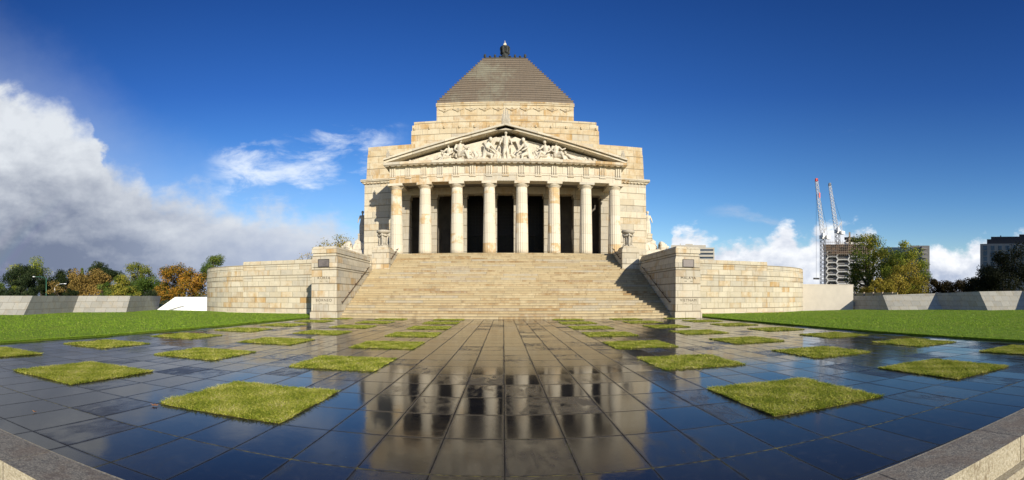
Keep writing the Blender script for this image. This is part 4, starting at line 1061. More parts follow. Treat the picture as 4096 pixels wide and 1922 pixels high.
# ------------------------------------------------------------------ corner statues and lion groups
DEEP = 1.0
def statue(sgn):
    side = 'left' if sgn < 0 else 'right'
    x, y, z0 = sgn*15.1, 49.3, 8.15
    t = thing('robed_statue', ('dark shaded standing statue at the left corner of the memorial' if sgn < 0 else 'sunlit standing stone statue at the right corner of the memorial'), 'statue', (x, y, z0), 'corner statues')
    b = MB(); b.box(x-0.42, x+0.45, y-0.45, y+0.5, 3.952, z0-1.35); b.box(x-0.5, x+0.52, y-0.5, y+0.5, z0-1.348, z0-1.2); b.hexa([(x-0.5, y-0.5, z0-1.198), (x+0.5, y-0.5, z0-1.198), (x+0.5, y+0.5, z0-1.198), (x-0.5, y+0.5, z0-1.198), (x-0.4, y-0.4, z0-0.2), (x+0.4, y-0.4, z0-0.2), (x+0.4, y+0.4, z0-0.2), (x-0.4, y+0.4, z0-0.2)])
    b.box(x-0.44, x+0.44, y-0.44, y+0.44, z0-0.198, z0); b.build('pedestal', 'weathered_shaded_stone' if sgn < 0 else 'ashlar_wall', t, weld=False)  # left pedestal: shade put into a darker stone colour than the right one
    b = MB(); figure(b, (x, y+0.15, z0), STAND, 1.30, sgn)
    for k in range(9):
        a = k*2*math.pi/9; b.tube([(x+0.16*math.cos(a), y+0.14*math.sin(a), z0+1.5), (x+0.27*math.cos(a), y+0.24*math.sin(a), z0+0.9), (x+0.30*math.cos(a), y+0.28*math.sin(a), z0)], [0.10, 0.11, 0.09], 6)
    b.ball((x, y, z0+0.7), (0.25, 0.22, 0.7), 10, 8)
    o = b.build('body', 'weathered_shaded_stone' if sgn < 0 else 'carved_stone', t, weld=False); remesh(o, 0.045)  # left figure's shade is painted in by its darker stone
statue(-1); statue(1)

def lions(sgn):
    side = 'left' if sgn < 0 else 'right'
    bx_, by, bz = sgn*14.85, 48.0, 4.7
    t = thing('lion_group', ('pale stone lion group with a rounded shield, above the left wing wall' if sgn < 0 else 'pale stone lion with curling mane gazing right above the right wing wall'), 'sculpture', (bx_, by, bz), 'lion sculptures')
    P = lambda x, y, z: (bx_+sgn*x, by+y, bz+z)
    b = MB(); b.box(*sorted((bx_-sgn*0.6, bx_+sgn*2.4)), by-0.7, by+0.68, 3.952, bz+0.55); b.build('plinth', 'ashlar_wall', t)
    # lion: body, haunch, forelegs, mane, muzzle
    b = MB()
    b.capsule(P(-0.3, 0, 1.05), P(1.1, 0, 1.25), 0.55, 0.48, 12); b.ball(P(-0.5, 0, 1.0), (0.62, 0.55, 0.62), 12, 8)
    b.capsule(P(1.2, -0.25, 1.1), P(1.35, -0.28, 0.6), 0.22, 0.15); b.capsule(P(1.35, -0.28, 0.62), P(1.85, -0.3, 0.62), 0.15, 0.17)
    b.capsule(P(1.2, 0.25, 1.1), P(1.35, 0.28, 0.6), 0.22, 0.15); b.capsule(P(1.35, 0.28, 0.62), P(1.85, 0.3, 0.62), 0.15, 0.17)
    b.capsule(P(-0.3, -0.4, 0.85), P(0.25, -0.5, 0.6), 0.28, 0.16); b.capsule(P(-0.3, 0.4, 0.85), P(0.25, 0.5, 0.6), 0.28, 0.16)
    b.capsule(P(1.1, 0, 1.3), P(1.55, 0, 1.85), 0.42, 0.34, 10)
    o = b.build('body', 'carved_stone', t, weld=False); remesh(o, 0.05)
    b = MB(); hx, hz = 1.72, 2.05
    b.ball(P(hx, 0, hz), (0.30, 0.27, 0.30), 12, 8)
    b.capsule(P(hx+0.15, 0, hz-0.03), P(hx+0.42, 0, hz-0.07), 0.19, 0.13, 8); b.capsule(P(hx+0.12, 0, hz-0.16), P(hx+0.36, 0, hz-0.2), 0.12, 0.08, 8)
    b.ball(P(hx+0.52, 0, hz-0.02), 0.06, 8, 6)
    for yy_ in (-0.14, 0.14): b.ball(P(hx+0.18, yy_, hz+0.14), 0.07, 8, 6); b.ball(P(hx-0.05, yy_*1.6, hz+0.28), 0.08, 8, 6)
    r = random.Random(3)
    for k in range(26):
        a = k*2*math.pi/13; q = 0 if k < 13 else 1
        rr = 0.34+0.08*q
        b.tube([P(hx-0.02-0.18*q, rr*math.cos(a)*0.85, hz+rr*math.sin(a)), P(hx-0.22-0.2*q, (rr+0.06)*math.cos(a)*0.9, hz-0.06+(rr+0.06)*math.sin(a)), P(hx-0.36-0.22*q, (rr-0.04)*math.cos(a), hz-0.18+rr*math.sin(a))], [0.09, 0.11, 0.06], 6)
    o = b.build('head', 'carved_stone', t, weld=False); remesh(o, 0.04)
    # chariot front behind the lion: a draped figure and rounded shield
    b = MB(); figure(b, P(-0.30, 0.35, 0.55), STAND, 1.2, sgn)
    b.ball(P(0.35, 0.35, 1.75), (0.62, 0.25, 0.70), 14, 10)
    cc = [P(0.35+0.62*math.cos(q), 0.22, 1.75+0.72*math.sin(q)) for q in [2*math.pi*i/20 for i in range(21)]]; b.tube(cc, 0.09, 6, cap=False)
    b.capsule(P(0.4, 0.35, 2.4), P(0.55, 0.35, 2.62), 0.24, 0.16); b.capsule(P(0.55, 0.35, 2.6), P(0.78, 0.3, 2.5), 0.15, 0.10)
    for k in range(4): b.tube([P(-0.2+0.25*k, 0.3, 1.5), P(-0.2+0.3*k, 0.25, 0.6)], [0.13, 0.18], 6)
    o = b.build('chariot', 'carved_stone', t, weld=False); remesh(o, 0.05)
lions(-1); lions(1)

# ------------------------------------------------------------------ low folded granite walls, entrance walls
def folded(name_label, bot, top, z1, back, grp):
    t0 = bot[0]
    b = MB(); L = 0
    for i in range(len(bot)-1):
        (x0, y0), (x1, y1) = bot[i], bot[i+1]; (u0, v0), (u1, v1) = top[i], top[i+1]
        d = math.hypot(x1-x0, y1-y0)
        za, zb = z1[i], z1[i+1]
        b.face([(x0, y0, -0.1), (x1, y1, -0.1), (u1, v1, zb), (u0, v0, za)], [(L, 0), (L+d, 0), (L+d, zb), (L, za)])
        bx0 = (u0+back, v0+0.2); bx1 = (u1+back, v1+0.2)
        b.face([(u0, v0, za), (u1, v1, zb), (*bx1, zb), (*bx0, za)], [(L, 0), (L+d, 0), (L+d, .4), (L, .4)])
        b.face([(*bx0, za), (*bx1, zb), (*bx1, -0.1), (*bx0, -0.1)], [(L, 0), (L+d, 0), (L+d, 1), (L, 1)])
        L += d
    for i in (0, -1):
        x, y = bot[i]; u, v = top[i]
        b.face([(x, y, -0.1), (u, v, z1[i]), (u+back, v+0.2, z1[i]), (u+back, v+0.2, -0.1)])
    o = b.build('granite_wall', 'low_granite', recalc=True)
    return tag(o, name_label, 'wall', grp)
bl = [(-31.6, 7.0), (-29.7, 11.5), (-32.2, 15.2), (-29.9, 18.9), (-32.4, 25.5), (-29.7, 29.3), (-33.1, 37.4)]
tl = [(x-0.85, y+1.45) for x, y in bl]
folded('low zigzag granite wall with sloping grey faces beyond the left lawn', bl, tl, [1.47]*7, -1.0, 'low folded granite walls')
br_ = [(34.7, 38.6), (34.6, 33.4), (39.6, 30.4), (39.9, 25.0), (44.3, 22.4), (44.6, 16)]
tr_ = [(x+0.6, y+1.5) for x, y in br_]
folded('low zigzag granite wall, half in shadow, beyond the right lawn', br_, tr_, [1.45, 1.56, 1.75, 1.92, 2.02, 2.1], 1.0, 'low folded granite walls')

# white entry wall beyond the left terrace
t = thing('white_entry_wall', 'bright white sloped entrance wall between the zigzag wall and the terrace', 'wall', (-29, 42, 0))
a0, a1 = at(628, 1240, 49.0), at(832, 1240, 47.5)
b = MB(); dd = Vector((a1[0]-a0[0], a1[1]-a0[1], 0)).normalized(); pn = Vector((-dd.y, dd.x, 0))*0.4
A0, A1 = Vector((a0[0], a0[1], -0.1)), Vector((a1[0], a1[1], -0.1))+dd*2
hz = 1.36
front = [A0, A1, Vector((A1.x, A1.y, hz)), Vector((A0.x, A0.y, hz))+dd*1.95, Vector((A0.x, A0.y, 0.05))]
bk = [p+pn for p in front]
b.face(front); b.face(list(reversed(bk)))
for i in range(5): b.face([front[i], bk[i], bk[(i+1) % 5], front[(i+1) % 5]])
b.build('wall', 'white_paint', t)
b = MB(); q = A0+dd*1.35-pn*0.5
b.tube([q+Vector((0, 0, 0.15)), q+dd*1.35+Vector((0, 0, 0.55)), q+dd*1.55+Vector((0, 0, 0.55))], 0.03, 6)
b.tube([q+Vector((0, 0, 0.15)), q+pn*0.5+Vector((0, 0, 0.15))], 0.02, 6); b.tube([q+dd*1.35+Vector((0, 0, 0.55)), q+dd*1.35+pn*0.5+Vector((0, 0, 0.55))], 0.02, 6)
b.build('handrail', 'steel', t)
# beige wall on the right
a0, a1 = at(3170, 1244, 50.3), at(3413, 1244, 52.3)
b = MB(); A0, A1 = Vector((a0[0], a0[1], -0.1)), Vector((a1[0], a1[1], -0.1)); dd = (A1-A0).normalized(); pn = Vector((-dd.y, dd.x, 0))*0.5
zt = 2.72
for zz0, zz1, off in ((-0.1, zt-0.12, 0), (zt-0.118, zt, 0.03)):
    f = [A0-pn*off, A1-pn*off+dd*off, A1+pn+dd*off, A0+pn]
    b.prism_z([(p.x, p.y) for p in f], zz0, zz1)
tag(b.build('rendered_wall', 'beige_render', weld=False), 'plain beige rendered wall joining the right terrace wall', 'wall')
# yellow site hoarding
a0, a1 = at(3405, 1180, 68), at(3590, 1180, 62)
t = thing('site_hoarding', 'pale yellow site hoarding behind the right zigzag wall', 'hoarding', (a0[0], a0[1], 0))
b = MB(); A0, A1 = Vector((a0[0], a0[1], 0)), Vector((a1[0], a1[1], 0)); dd = (A1-A0); pn = Vector((-dd.y, dd.x, 0)).normalized()*0.08
zh = zat(1172, 66)
b.prism_z([(A0.x, A0.y), (A1.x, A1.y), (A1.x+pn.x, A1.y+pn.y), (A0.x+pn.x, A0.y+pn.y)], -0.3, zh); b.build('board_panel', 'yellow_board', t)
for k in range(5):
    p = A0+dd*(k+0.5)/5-pn
    b = MB(); b.box(p.x-0.12, p.x+0.12, p.y-0.12, p.y+0.04, -0.3, zh+0.05); b.build('post', 'scaffold_tube', t)

# ------------------------------------------------------------------ trees
def leaf_mat(name, stops): blade_material(name, stops)
leaf_mat('leaf_orange', [(0.0, (0.03, 0.06, 0.012)), (0.3, (0.11, 0.10, 0.018)), (0.5, (0.28, 0.16, 0.022)), (0.8, (0.46, 0.22, 0.03)), (1.0, (0.58, 0.34, 0.07))])
leaf_mat('leaf_brown', [(0.0, (0.10, 0.085, 0.02)), (0.5, (0.28, 0.18, 0.05)), (1.0, (0.44, 0.31, 0.09))])
leaf_mat('leaf_gold', [(0.0, (0.16, 0.15, 0.02)), (0.5, (0.34, 0.27, 0.04)), (1.0, (0.52, 0.38, 0.08))])
leaf_mat('leaf_green', [(0.0, (0.03, 0.06, 0.012)), (0.5, (0.085, 0.14, 0.024)), (1.0, (0.20, 0.23, 0.05))])
leaf_mat('leaf_mixed', [(0.0, (0.05, 0.085, 0.015)), (0.45, (0.15, 0.185, 0.028)), (0.75, (0.30, 0.27, 0.04)), (1.0, (0.46, 0.37, 0.07))])
leaf_mat('leaf_plane', [(0.0, (0.06, 0.10, 0.016)), (0.4, (0.17, 0.22, 0.03)), (0.75, (0.32, 0.33, 0.045)), (1.0, (0.50, 0.44, 0.08))])
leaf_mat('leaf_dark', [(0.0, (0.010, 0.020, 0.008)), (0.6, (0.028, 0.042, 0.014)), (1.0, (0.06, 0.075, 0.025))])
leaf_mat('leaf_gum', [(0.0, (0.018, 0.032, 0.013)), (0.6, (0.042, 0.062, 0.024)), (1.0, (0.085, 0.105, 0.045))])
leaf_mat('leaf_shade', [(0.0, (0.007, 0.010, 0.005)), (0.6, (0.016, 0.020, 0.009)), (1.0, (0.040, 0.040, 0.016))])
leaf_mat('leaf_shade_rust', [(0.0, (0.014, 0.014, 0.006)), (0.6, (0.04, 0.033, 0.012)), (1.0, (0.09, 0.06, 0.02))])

def tree(name, label, px0, px1, py_top, py_bot, dist, mat, bark='bark_dark', n=3600, size=0.30, shape='round', clumps=22, seed=1, group='park trees beyond the walls', base_z=-0.3, fill=0.62, trunk=1.0, cat='tree'):
    """crown limits measured where it stands; clumps of leaves carried on limbs"""
    r = np.random.default_rng(seed)
    xc, yc, _ = at((px0+px1)/2, 1187, dist)
    w = (px1-px0)/F*dist/2*1.15; n = int(n*1.7)
    if shape not in ('column', 'dome', 'cone'): py_bot += 0.28*(py_bot-py_top)
    zt, zb = zat(py_top, dist), zat(py_bot, dist)
    h = (zt-zb)/2; zc = (zt+zb)/2
    t = thing(name, label, cat, (xc, yc, base_z), group)
    cl = []
    k = 0; tries = 0
    while k < clumps and tries < 5000:
        tries += 1
        p = r.uniform(-1, 1, 3); q = np.linalg.norm(p)
        if q > 1 or q < 0.25: continue
        f = 1.0
        if shape in ('round', 'dome') and p[2] < 0: p = p/max(1e-3, math.hypot(p[0], p[1]))*r.uniform(0.2, 1.0)**0.5*np.array([1, 1, 0])+np.array([0, 0, p[2]*1.05])
        if shape == 'cone': f = max(0.08, (1-(p[2]+1)/2))
        elif shape == 'dome': f = 1.0 if p[2] < 0 else math.sqrt(max(0.02, 1-p[2]**2)); 
        elif shape == 'column': f = min(1, 2.2*(1-(p[2]+1)/2)+0.15)
        elif shape == 'spread': f = 0.55+0.45*(p[2]+1)/2
        c = np.array([p[0]*f*w*0.88, p[1]*f*w*0.88, p[2]*h*0.88])
        rad = r.uniform(0.75, 1.25)*min(w, h)*(2.1/clumps**0.5)*(0.75 if shape == 'cone' else 1.0)
        cl.append((c, rad)); k += 1
    V = []; T = []
    per = max(20, n//len(cl))
    for c, rad in cl:
        d = r.normal(size=(per, 3)); d /= np.linalg.norm(d, axis=1)[:, None]
        rr = rad*r.uniform(0.25, 1.0, per)**fill
        pc = c+d*rr[:, None]*np.array([1, 1, 0.8])
        nrm = d+r.normal(size=(per, 3))*0.7; nrm /= np.linalg.norm(nrm, axis=1)[:, None]
        a = np.cross(nrm, r.normal(size=(per, 3))); a /= np.linalg.norm(a, axis=1)[:, None]
        b_ = np.cross(nrm, a)
        s = size*r.uniform(0.5, 1.25, per)[:, None]/2
        q = np.stack([pc-a*s, pc-b_*s*0.6, pc+a*s, pc+b_*s*0.6], 1)
        V.append(q.reshape(-1, 3)); T.append(np.clip(r.beta(2, 2, per)*0.75+r.uniform(-0.15, 0.4), 0, 1))
    V = np.concatenate(V)+np.array([0, 0, zc-base_z]); T = np.concatenate(T)
    raw_mesh('crown', V, np.arange(len(V)), 4, mat, T, t)
    b = MB(); O = Vector((xc, yc, base_z))
    tr = 0.045*(zt-base_z)*trunk
    fork = Vector((r.normal()*0.1*w, r.normal()*0.1*w, (zb-base_z)+0.35*h if shape not in ('cone', 'column') else (zt-base_z)*0.9))
    mid = fork*0.5+Vector((r.normal()*0.06*w, 0, 0))
    b.tube([O, O+mid, O+fork], [tr, tr*0.8, tr*0.6], 8)
    if shape not in ('cone', 'column'):
        for c, rad in cl[:14]:
            e = Vector((c[0], c[1], c[2]+zc-base_z)); m = (fork+e)/2+Vector((0, 0, -0.06*h)); s0 = fork*0.75 if r.uniform() < 0.5 else fork
            b.tube([O+s0, O+m, O+e], [tr*0.45, tr*0.26, tr*0.08], 5, cap=False)
    b.build('trunk', bark, t, weld=False)
    return t
# zoom7: px = x/2.572, py = 950 + y/2.572
Z7 = lambda x, y: (x/2.572, 950+y/2.572)
def t7(name, label, x0, x1, yt, yb, dist, mat, **k):
    return tree(name, label, x0/2.572, x1/2.572, 950+yt/2.572, 950+yb/2.572, dist, mat, **k)
t7('poplar_tree', 'yellow-green poplar top rising behind the dark gum tree', 110, 520, 225, 470, 105, 'leaf_plane', n=4200, size=0.32, seed=3, clumps=20)
t7('gum_tree', 'broad dark gum tree with pale bare limbs at far left', -40, 480, 290, 600, 85, 'leaf_gum', bark='bark_pale', n=9000, size=0.26, seed=4, clumps=34, shape='spread', fill=0.8)
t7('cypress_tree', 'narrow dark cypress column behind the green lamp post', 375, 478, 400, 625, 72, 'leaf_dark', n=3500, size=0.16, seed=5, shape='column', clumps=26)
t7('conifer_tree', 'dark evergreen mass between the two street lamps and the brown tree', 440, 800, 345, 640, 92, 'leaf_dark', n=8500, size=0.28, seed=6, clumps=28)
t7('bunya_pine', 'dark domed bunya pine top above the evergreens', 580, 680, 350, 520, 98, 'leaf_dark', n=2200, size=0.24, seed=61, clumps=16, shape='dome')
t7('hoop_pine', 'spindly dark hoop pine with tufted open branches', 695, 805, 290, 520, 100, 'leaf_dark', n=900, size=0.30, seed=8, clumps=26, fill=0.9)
t7('norfolk_pine', 'small conical pine top beside the hoop pine', 800, 890, 298, 520, 108, 'leaf_green', n=2600, size=0.22, seed=9, clumps=26, shape='cone')
t7('fig_tree', 'tall dark rounded tree above the brown autumn tree', 915, 1222, 222, 540, 115, 'leaf_gum', n=7500, size=0.34, seed=10, clumps=26, shape='dome')
t7('brown_autumn_tree', 'brown autumn tree standing in front of the tall dark rounded tree', 700, 1135, 310, 660, 78, 'leaf_brown', n=9500, size=0.26, seed=11, clumps=34)
t7('shrub_tree', 'bushy dark green tree at the foot of the brown autumn tree', 1010, 1150, 435, 650, 70, 'leaf_green', n=4500, size=0.18, seed=12, clumps=18)
t7('elm_tree', 'green tree turning yellow left of the orange tree', 1110, 1400, 400, 650, 75, 'leaf_mixed', n=7000, size=0.22, seed=13, clumps=26)
t7('open_elm_tree', 'tall open tree with thin yellowing top left of the orange tree', 1265, 1640, 250, 480, 88, 'leaf_mixed', n=2400, size=0.28, seed=14, clumps=26, fill=0.9, shape='spread')
t7('oak_tree', 'dense dark green tree under the thin yellow-topped tree', 1290, 1640, 350, 650, 82, 'leaf_green', n=9000, size=0.24, seed=15, clumps=28)
t7('olive_bush', 'grey-green bush against the zigzag wall beside the orange tree', 1470, 1620, 530, 660, 62, 'leaf_gum', n=2600, size=0.16, seed=16, clumps=14, cat='bush')
t7('orange_autumn_tree', 'bright orange autumn tree left of the curved terrace wall', 1600, 2125, 262, 690, 70, 'leaf_orange', n=13000, size=0.25, seed=17, clumps=42, fill=0.95)
t7('hedge_bush', 'low mixed bushes behind the left zigzag wall', 60, 380, 500, 640, 68, 'leaf_gum', n=5000, size=0.2, seed=18, clumps=22, cat='bush')
t7('russet_bush', 'bare russet shrub between the two street lamps', 485, 660, 440, 630, 66, 'leaf_brown', n=900, size=0.14, seed=19, clumps=18, fill=0.9, cat='bush')
t7('edge_tree', 'dark green tree at the left picture edge', -200, 70, 420, 640, 80, 'leaf_green', n=4000, size=0.24, seed=41, clumps=16)
t7('edge_bush', 'yellow green bush below the gum tree at far left', 90, 190, 490, 640, 74, 'leaf_mixed', n=2200, size=0.18, seed=42, clumps=12, cat='bush')
tree('round_tree', 'small round green tree peeping over the left curved wall', 812, 915, 1018, 1110, 92, 'leaf_green', n=4500, size=0.22, seed=20, clumps=18, shape='dome')
tree('golden_tree', 'sparse golden tree behind the left lion group', 1265, 1432, 938, 1080, 84, 'leaf_gold', n=2400, size=0.26, seed=21, clumps=30, fill=0.9)
tree('golden_sapling', 'bare golden twigs over the left terrace beside the wing wall', 1190, 1262, 1005, 1090, 74, 'leaf_gold', n=500, size=0.2, seed=22, clumps=18, fill=0.95)
t7('understory_bush', 'dark shrubbery along the wall under the gum tree', -120, 240, 520, 660, 64, 'leaf_gum', n=6000, size=0.16, seed=51, clumps=30, cat='bush')
t7('understory_bush', 'dark green shrubs along the wall behind the white lamp post', 500, 820, 500, 660, 67, 'leaf_dark', n=6000, size=0.17, seed=52, clumps=30, cat='bush')
t7('understory_bush', 'olive green shrubs along the wall below the yellowing green trees', 1080, 1500, 510, 660, 63, 'leaf_mixed', n=6000, size=0.16, seed=53, clumps=32, cat='bush')
def t8(name, label, x0, x1, yt, yb, dist, mat, **k):
    return tree(name, label, 3200+x0/1.95, 3200+x1/1.95, 680+yt/1.95, 680+yb/1.95, dist, mat, **k)
t8('plane_tree', 'tall green tree turning yellow before the unfinished tower', 385, 740, 462, 900, 85, 'leaf_mixed', n=8500, size=0.30, seed=23, clumps=34, fill=0.8, trunk=1.0)
t8('plane_tree', 'wide yellowing tree in front of the blue glass building', 640, 995, 480, 960, 80, 'leaf_plane', n=9500, size=0.28, seed=24, clumps=38, fill=0.8)
t8('golden_bush', 'golden autumn bush at the foot of the tall trees on the right', 420, 760, 840, 1000, 70, 'leaf_gold', n=5200, size=0.22, seed=25, clumps=24, cat='bush')
t8('golden_bush', 'rounded golden tree right of the tall trees', 690, 965, 715, 1000, 74, 'leaf_gold', n=6500, size=0.24, seed=26, clumps=26)
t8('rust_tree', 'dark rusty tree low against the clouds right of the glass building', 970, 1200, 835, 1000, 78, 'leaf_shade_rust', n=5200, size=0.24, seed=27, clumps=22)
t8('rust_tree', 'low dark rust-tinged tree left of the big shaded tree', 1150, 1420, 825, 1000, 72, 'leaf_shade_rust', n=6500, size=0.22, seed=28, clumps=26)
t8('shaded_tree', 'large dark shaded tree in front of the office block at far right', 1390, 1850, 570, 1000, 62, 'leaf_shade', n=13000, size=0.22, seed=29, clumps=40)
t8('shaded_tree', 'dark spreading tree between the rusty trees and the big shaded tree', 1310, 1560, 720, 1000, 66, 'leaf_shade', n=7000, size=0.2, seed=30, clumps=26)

# ------------------------------------------------------------------ street lamps, house
def lamp(name, label, px, ytop, arm_px, arm_py, dist, mat):
    x, y, _ = at(px, 1187, dist); z1 = zat(ytop, dist); ax, ay, az = at(arm_px, arm_py, dist)
    t = thing(name, label, 'street lamp', (x, y, -0.3), 'street lamps beyond the left wall')
    b = MB(); b.tube([(x, y, -0.3), (x, y, z1)], [0.08, 0.055], 8); b.build('pole', mat, t)
    b = MB(); b.tube([(x, y, z1-0.1), (x+(ax-x)*0.3, y+(ay-y)*0.3, z1+(az-z1)*0.75), (x+(ax-x)*0.65, y+(ay-y)*0.65, az), (ax, ay, az)], [0.035, 0.03, 0.03, 0.025], 8); b.build('arm', mat, t)
    b = MB(); d = Vector((ax-x, ay-y, 0)).normalized()*0.28; b.capsule(Vector((ax, ay, az)), Vector((ax, ay, az))+d, 0.05, 0.07, 8); b.build('lamp_head', 'white_paint', t)
lamp('street_lamp', 'green street lamp post with arm reaching left', 185, 1114, 140, 1108, 70, 'green_steel')
lamp('street_lamp', 'white street lamp with curved arm reaching right', 219, 1150, 256, 1136, 66, 'white_paint')
hx, hy, _ = at(264, 1187, 86)
t = thing('white_house', 'small white gabled house glimpsed behind the left wall', 'house', (hx, hy, -0.3))
b = MB(); b.box(hx-1.1, hx+0.9, hy-2, hy+2, -0.3, zat(1184, 86)); b.build('wall', 'white_paint', t)
b = MB(); zr = zat(1184, 86); b.prism_y([(hx-1.3, zr), (hx+1.1, zr), (hx-0.1, zr+0.45)], hy-2.2, hy+2.2); b.build('roof', 'white_paint', t)

# ------------------------------------------------------------------ far buildings
def frame_box(px0, px1, dist, depth):
    """corners of a block whose front faces the viewer"""
    a, c = Vector(at(px0, 1187, dist)), Vector(at(px1, 1187, dist)); a.z = c.z = 0
    d = (c-a); L = d.length; d.normalize(); n = Vector((-d.y, d.x, 0))
    return a, d, n, L
def local_box(b, A, d, n, u0, u1, w0, w1, z0, z1):
    P = lambda u, w, z: tuple(A+d*u+n*w+Vector((0, 0, z)))
    b.hexa([P(u0, w0, z0), P(u1, w0, z0), P(u1, w1, z0), P(u0, w1, z0), P(u0, w0, z1), P(u1, w0, z1), P(u1, w1, z1), P(u0, w1, z1)])
# apartment block behind the right wing wall: zoom6 px=2450+x/2.572, py=850+y/2.572
D = 240; A, d, n, L = frame_box(2684, 2858, D, 18)
t = thing('office_block', 'beige banded office block peeping over the right wing wall', 'building', tuple(A), 'city buildings beyond the park')
zr = zat(991, D)
b = MB(); local_box(b, A, d, n, 0, L, 0.6, 18, 0, zr)
local_box(b, A, d, n, 0, L*0.8, 0.61, 18, zr, zat(981, D)); local_box(b, A, d, n, L*0.33, L*0.5, 2, 10, zat(981, D), zat(975, D)); local_box(b, A, d, n, L*0.2, L*0.22, 2, 4, zat(981, D), zat(974, D))
b.build('wall', 'concrete_pale', t, weld=False)
for k in range(6):
    y0 = 1000+k*15.4-1.0
    b = MB(); local_box(b, A, d, n, L*0.57, L*0.985, 0.0, 0.595, zat(y0+13.6, D), zat(y0+5.6, D)); bp = b.build('spandrel', 'concrete_pale', t)
    b = MB(); local_box(b, A, d, n, L*0.60, L*0.975, 0.52, 0.598, zat(y0+5.5, D), zat(y0-1.7, D)); b.build('window', 'window_glass', t)
# tower under construction: zoom8 px=3200+x/1.95, py=680+y/1.95
D = 260; A, d, n, L = frame_box(3292, 3490, D, 22)
t = thing('unfinished_tower', 'apartment tower under construction wrapped in a white honeycomb lattice', 'building', tuple(A), 'city buildings beyond the park')
zs = zat(1017, D); ztop = zat(978, D)
b = MB(); local_box(b, A, d, n, 0.6, L-0.6, 1.6, 22, 0, ztop); b.build('core', 'tower_void', t)
b = MB(); nfl = 14
for k in range(nfl+1):
    z = 1.0+(zs-1)*k/nfl; local_box(b, A, d, n, 0.3, L-0.3, 0.95, 4, z-0.28, z+0.28)
    for q in range(8):
        if rng.random() < 0.5: local_box(b, A, d, n, 0.5+q*L/8, 0.5+(q+0.45)*L/8, 1.2, 1.5, z+0.5, z+0.95)
b.build('floor_slab', 'concrete_grey', t, weld=False)
b = MB()
def bar(p, q, r_):
    (u0, z0_), (u1, z1_) = p, q
    P0 = A+d*u0+n*0.3+Vector((0, 0, z0_)); P1 = A+d*u1+n*0.3+Vector((0, 0, z1_)); b.tube([P0, P1], r_, 4, smooth=False)
hh = 3.27; us = [(p_-3292)/198*L for p_ in (3309, 3349, 3396, 3434, 3480)]; nl = int((ztop-0.5)/(hh/2))
node = lambda i, k: (min(L, us[i]+(0.55 if (i+k) % 2 == 0 else -0.55)), k*hh/2+0.2)
for i in range(len(us)):
    for k in range(nl):
        bar(node(i, k), node(i, k+1), 0.42)
        if i+1 < len(us) and (i+k) % 2 == 0: bar(node(i, k), node(i+1, k), 0.40)
    
lt = b.build('facade_lattice', 'lattice_white', t, weld=False)
b = MB()
for k in range(26):
    u = L*k/25; b.tube([A+d*u-n*0.6+Vector((0, 0, zs-1)), A+d*u-n*0.6+Vector((0, 0, ztop+1.5+rng.random()*1.5))], 0.11, 4, smooth=False)
for k in range(6):
    z = zs+(ztop-zs+1)*k/5; b.tube([A-n*0.6+Vector((0, 0, z)), A+d*L-n*0.6+Vector((0, 0, z))], 0.10, 4, smooth=False)
sf = b.build('scaffold', 'scaffold_tube', t, weld=False)
b = MB(); 
for k in range(12):
    for j in range(3):
        if rng.random() < 0.72: local_box(b, A, d, n, L*k/12+0.1, L*(k+1)/12-0.1, -0.4, -0.3, zs+(ztop-zs)*j/3+0.2, zs+(ztop-zs)*(j+1)/3-0.1)
b.build('debris_mesh', 'scaffold_mesh', sf, weld=False)
b = MB(); local_box(b, A, d, n, L*0.42, L*0.80, 4, 14, ztop, zat(966, D)); local_box(b, A, d, n, L*0.34, L*0.9, 3, 15, ztop-0.5, zat(972, D)); b.build('lift_core', 'lattice_white', t, weld=False)
b = MB(); local_box(b, A, d, n, L*0.47, L*0.82, 4.1, 13, zat(958.5, D)+0.02, zat(951, D)); local_box(b, A, d, n, L*0.43, L*0.66, 4.2, 12, zat(951, D)+0.02, zat(946, D)); local_box(b, A, d, n, L*0.45, L*0.78, 5, 12, zat(966, D)+0.01, zat(958.5, D)); b.build('plant_room', 'site_black', t, weld=False)
b = MB(); local_box(b, A, d, n, L*0.52, L*0.555, 2, 3, ztop, zat(928, D)); b.build('hoist_mast', 'scaffold_tube', t)
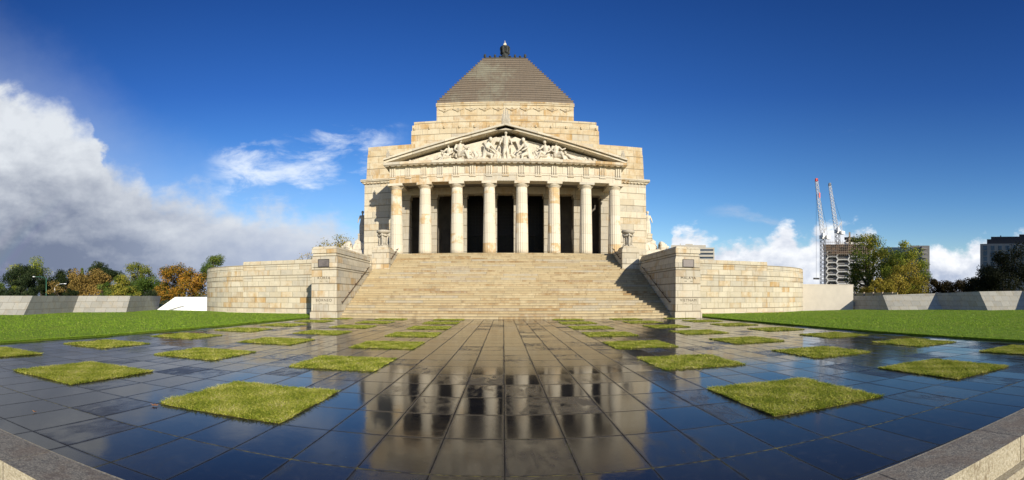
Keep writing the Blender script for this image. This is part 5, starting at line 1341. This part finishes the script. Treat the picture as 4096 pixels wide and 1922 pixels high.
# cranes
def lattice(b, p, q, w0, w1, seg, r_):
    p, q = Vector(p), Vector(q); ax = (q-p).normalized(); s1 = ax.cross(Vector((0.3, 0.9, 0.1))).normalized(); s2 = ax.cross(s1)
    def cn(tt):
        c = p.lerp(q, tt); w = (w0+(w1-w0)*tt)/2
        return [c+s1*w+s2*w, c-s1*w+s2*w, c-s1*w-s2*w, c+s1*w-s2*w]
    for k in range(seg):
        a, c = cn(k/seg), cn((k+1)/seg)
        for i in range(4):
            b.tube([a[i], c[i]], r_, 4, cap=False, smooth=False)
            j = (i+1) % 4
            b.tube([a[i], c[j]] if k % 2 else [a[j], c[i]], r_*0.7, 4, cap=False, smooth=False)
def crane(label, mx, my0, my1, jib0, jib1, back, Dc, tip_red, hook):
    b0 = Vector(at(mx, 1187, Dc)); b0.z = 0
    t = thing('tower_crane', label, 'crane', tuple(b0), 'luffing cranes over the unfinished tower')
    m0, m1 = Vector(at(mx, my0, Dc)), Vector(at(mx, my1, Dc)); m0.z = 0.0
    b = MB(); lattice(b, m0, m1, 2.2, 2.2, 30, 0.17); b.build('mast', 'crane_grey', t, weld=False)
    j0, j1 = Vector(at(*jib0, Dc)), Vector(at(*jib1, Dc))
    b = MB(); js = j0.lerp(j1, 0.95); lattice(b, j0, js, 2.0, 1.2, 26, 0.14); jb = b.build('jib', 'crane_white', t, weld=False)
    b = MB(); lattice(b, js, j1, 1.2, 0.8, 3, 0.2); b.box(js.x-0.5, js.x+0.5, js.y-0.5, js.y+0.5, js.z, js.z+1.5)
    b.build('jib_tip', 'crane_red' if tip_red else 'crane_grey', jb, weld=False)
    if tip_red:
        b = MB(); pm = j0.lerp(j1, 0.70); b.box(pm.x-0.45, pm.x+0.4, pm.y-1.3, pm.y-1.1, pm.z-1.3, pm.z+1.3); b.build('name_board', 'crane_red', jb)
    c0, c1 = Vector(at(*back[0], Dc)), Vector(at(*back[1], Dc))
    b = MB(); b.tube([m1, c1], 0.28, 4, smooth=False); b.tube([j0, c1], 0.22, 4, smooth=False); b.tube([c0, c1], 0.22, 4, smooth=False); b.box(c0.x-1.3, c0.x+1.2, c0.y-1.2, c0.y+1.2, c0.z-1.2, c0.z+0.6)
    lattice(b, m1, c0, 1.3, 1.3, 5, 0.14); b.build('counter_jib', 'crane_white', t, weld=False)
    b = MB(); b.box(m1.x-1.3, m1.x+1.3, m1.y-1.3, m1.y+1.3, m1.z-0.8, m1.z+1.0); b.box(m1.x-1.9, m1.x-0.6, m1.y-2.6, m1.y-1.3, m1.z, m1.z+1.9); b.build('cab', 'crane_white', t, weld=False)
    b = MB(); b.tube([c1, j0.lerp(j1, 0.93)], 0.07, 4, smooth=False)
    if hook:
        h0, h1 = j1, Vector(at(*hook, Dc)); b.tube([h0, (h0.x, h0.y, h1.z+0.6)], 0.07, 4, smooth=False); b.box(h0.x-1.6, h0.x+1.8, h0.y-0.5, h0.y+0.5, h1.z-0.4, h1.z+0.5)
    b.build('cable', 'site_black', t, weld=False)
crane('tall white luffing crane with red jib tip beside the unfinished tower', 3291, 1140, 950, (3291, 942), (3265, 715), ((3310, 948), (3306, 908)), 252, True, (3270, 1116))
crane('shorter white luffing crane standing on the unfinished tower', 3350, 978, 928, (3346, 922), (3318, 734), ((3368, 930), (3366, 888)), 268, False, None)
# blue glass building
D = 310; A, d, n, L = frame_box(3522, 3718, D, 24)
t = thing('glass_building', 'blue glass apartment block behind the yellowing tree', 'building', tuple(A), 'city buildings beyond the park')
zr = zat(990, D)
b = MB(); local_box(b, A, d, n, 0, L*0.84, 0.5, 24, 0, zr); b.build('wall', 'concrete_grey', t)
b = MB()
for k in range(14):
    for q in range(12):
        local_box(b, A, d, n, L*0.82*q/12+0.08, L*0.82*(q+1)/12-0.08, 0.3+0.05*((k*q) % 3), 0.495, zr*k/14+0.12, zr*(k+1)/14-0.12)
gw = b.build('glazing', 'blue_glass', t, weld=False)
b = MB(); local_box(b, A, d, n, L*0.842, L, -1, 20, 0, zat(984, D)); local_box(b, A, d, n, L*0.6, L*0.9, 4, 16, zr, zat(981, D)); b.build('stair_tower', 'concrete_grey', t, weld=False)
for k in range(12):
    z = zat(984, D)*(k+0.6)/12.5
    b = MB(); local_box(b, A, d, n, L*0.845, L*0.95, -2.0, -1.005, z, z+0.5); b.build('balcony', 'concrete_pale', t)
# office at far right
D = 215; A, d, n, L = frame_box(3920, 4330, D, 24)
t = thing('grey_office', 'grey office block with black roof storey behind the shaded tree at far right', 'building', tuple(A), 'city buildings beyond the park')
zr = zat(976, D)
b = MB(); local_box(b, A, d, n, 0, L, 0.5, 26, 0, zr); b.build('wall', 'concrete_grey', t)
b = MB(); local_box(b, A, d, n, L*0.062, L, 3, 22, zr, zat(955, D)); local_box(b, A, d, n, L*0.10, L, 4, 20, zat(955, D)+0.01, zat(944, D)); local_box(b, A, d, n, L*0.38, L, 5, 18, zat(944, D)+0.01, zat(934, D)); local_box(b, A, d, n, L*0.19, L*0.2, 5, 6, zat(944, D), zat(938, D)); b.build('roof', 'site_black', t, weld=False)
for row in range(6):
    for q in range(11):
        u = L*0.032+q*1.66*2; z = zat(993+row*21.5, D)
        b = MB(); local_box(b, A, d, n, u, u+1.7, 0.38, 0.495, z-1.05, z+1.05); b.build('window', 'blue_glass', t)
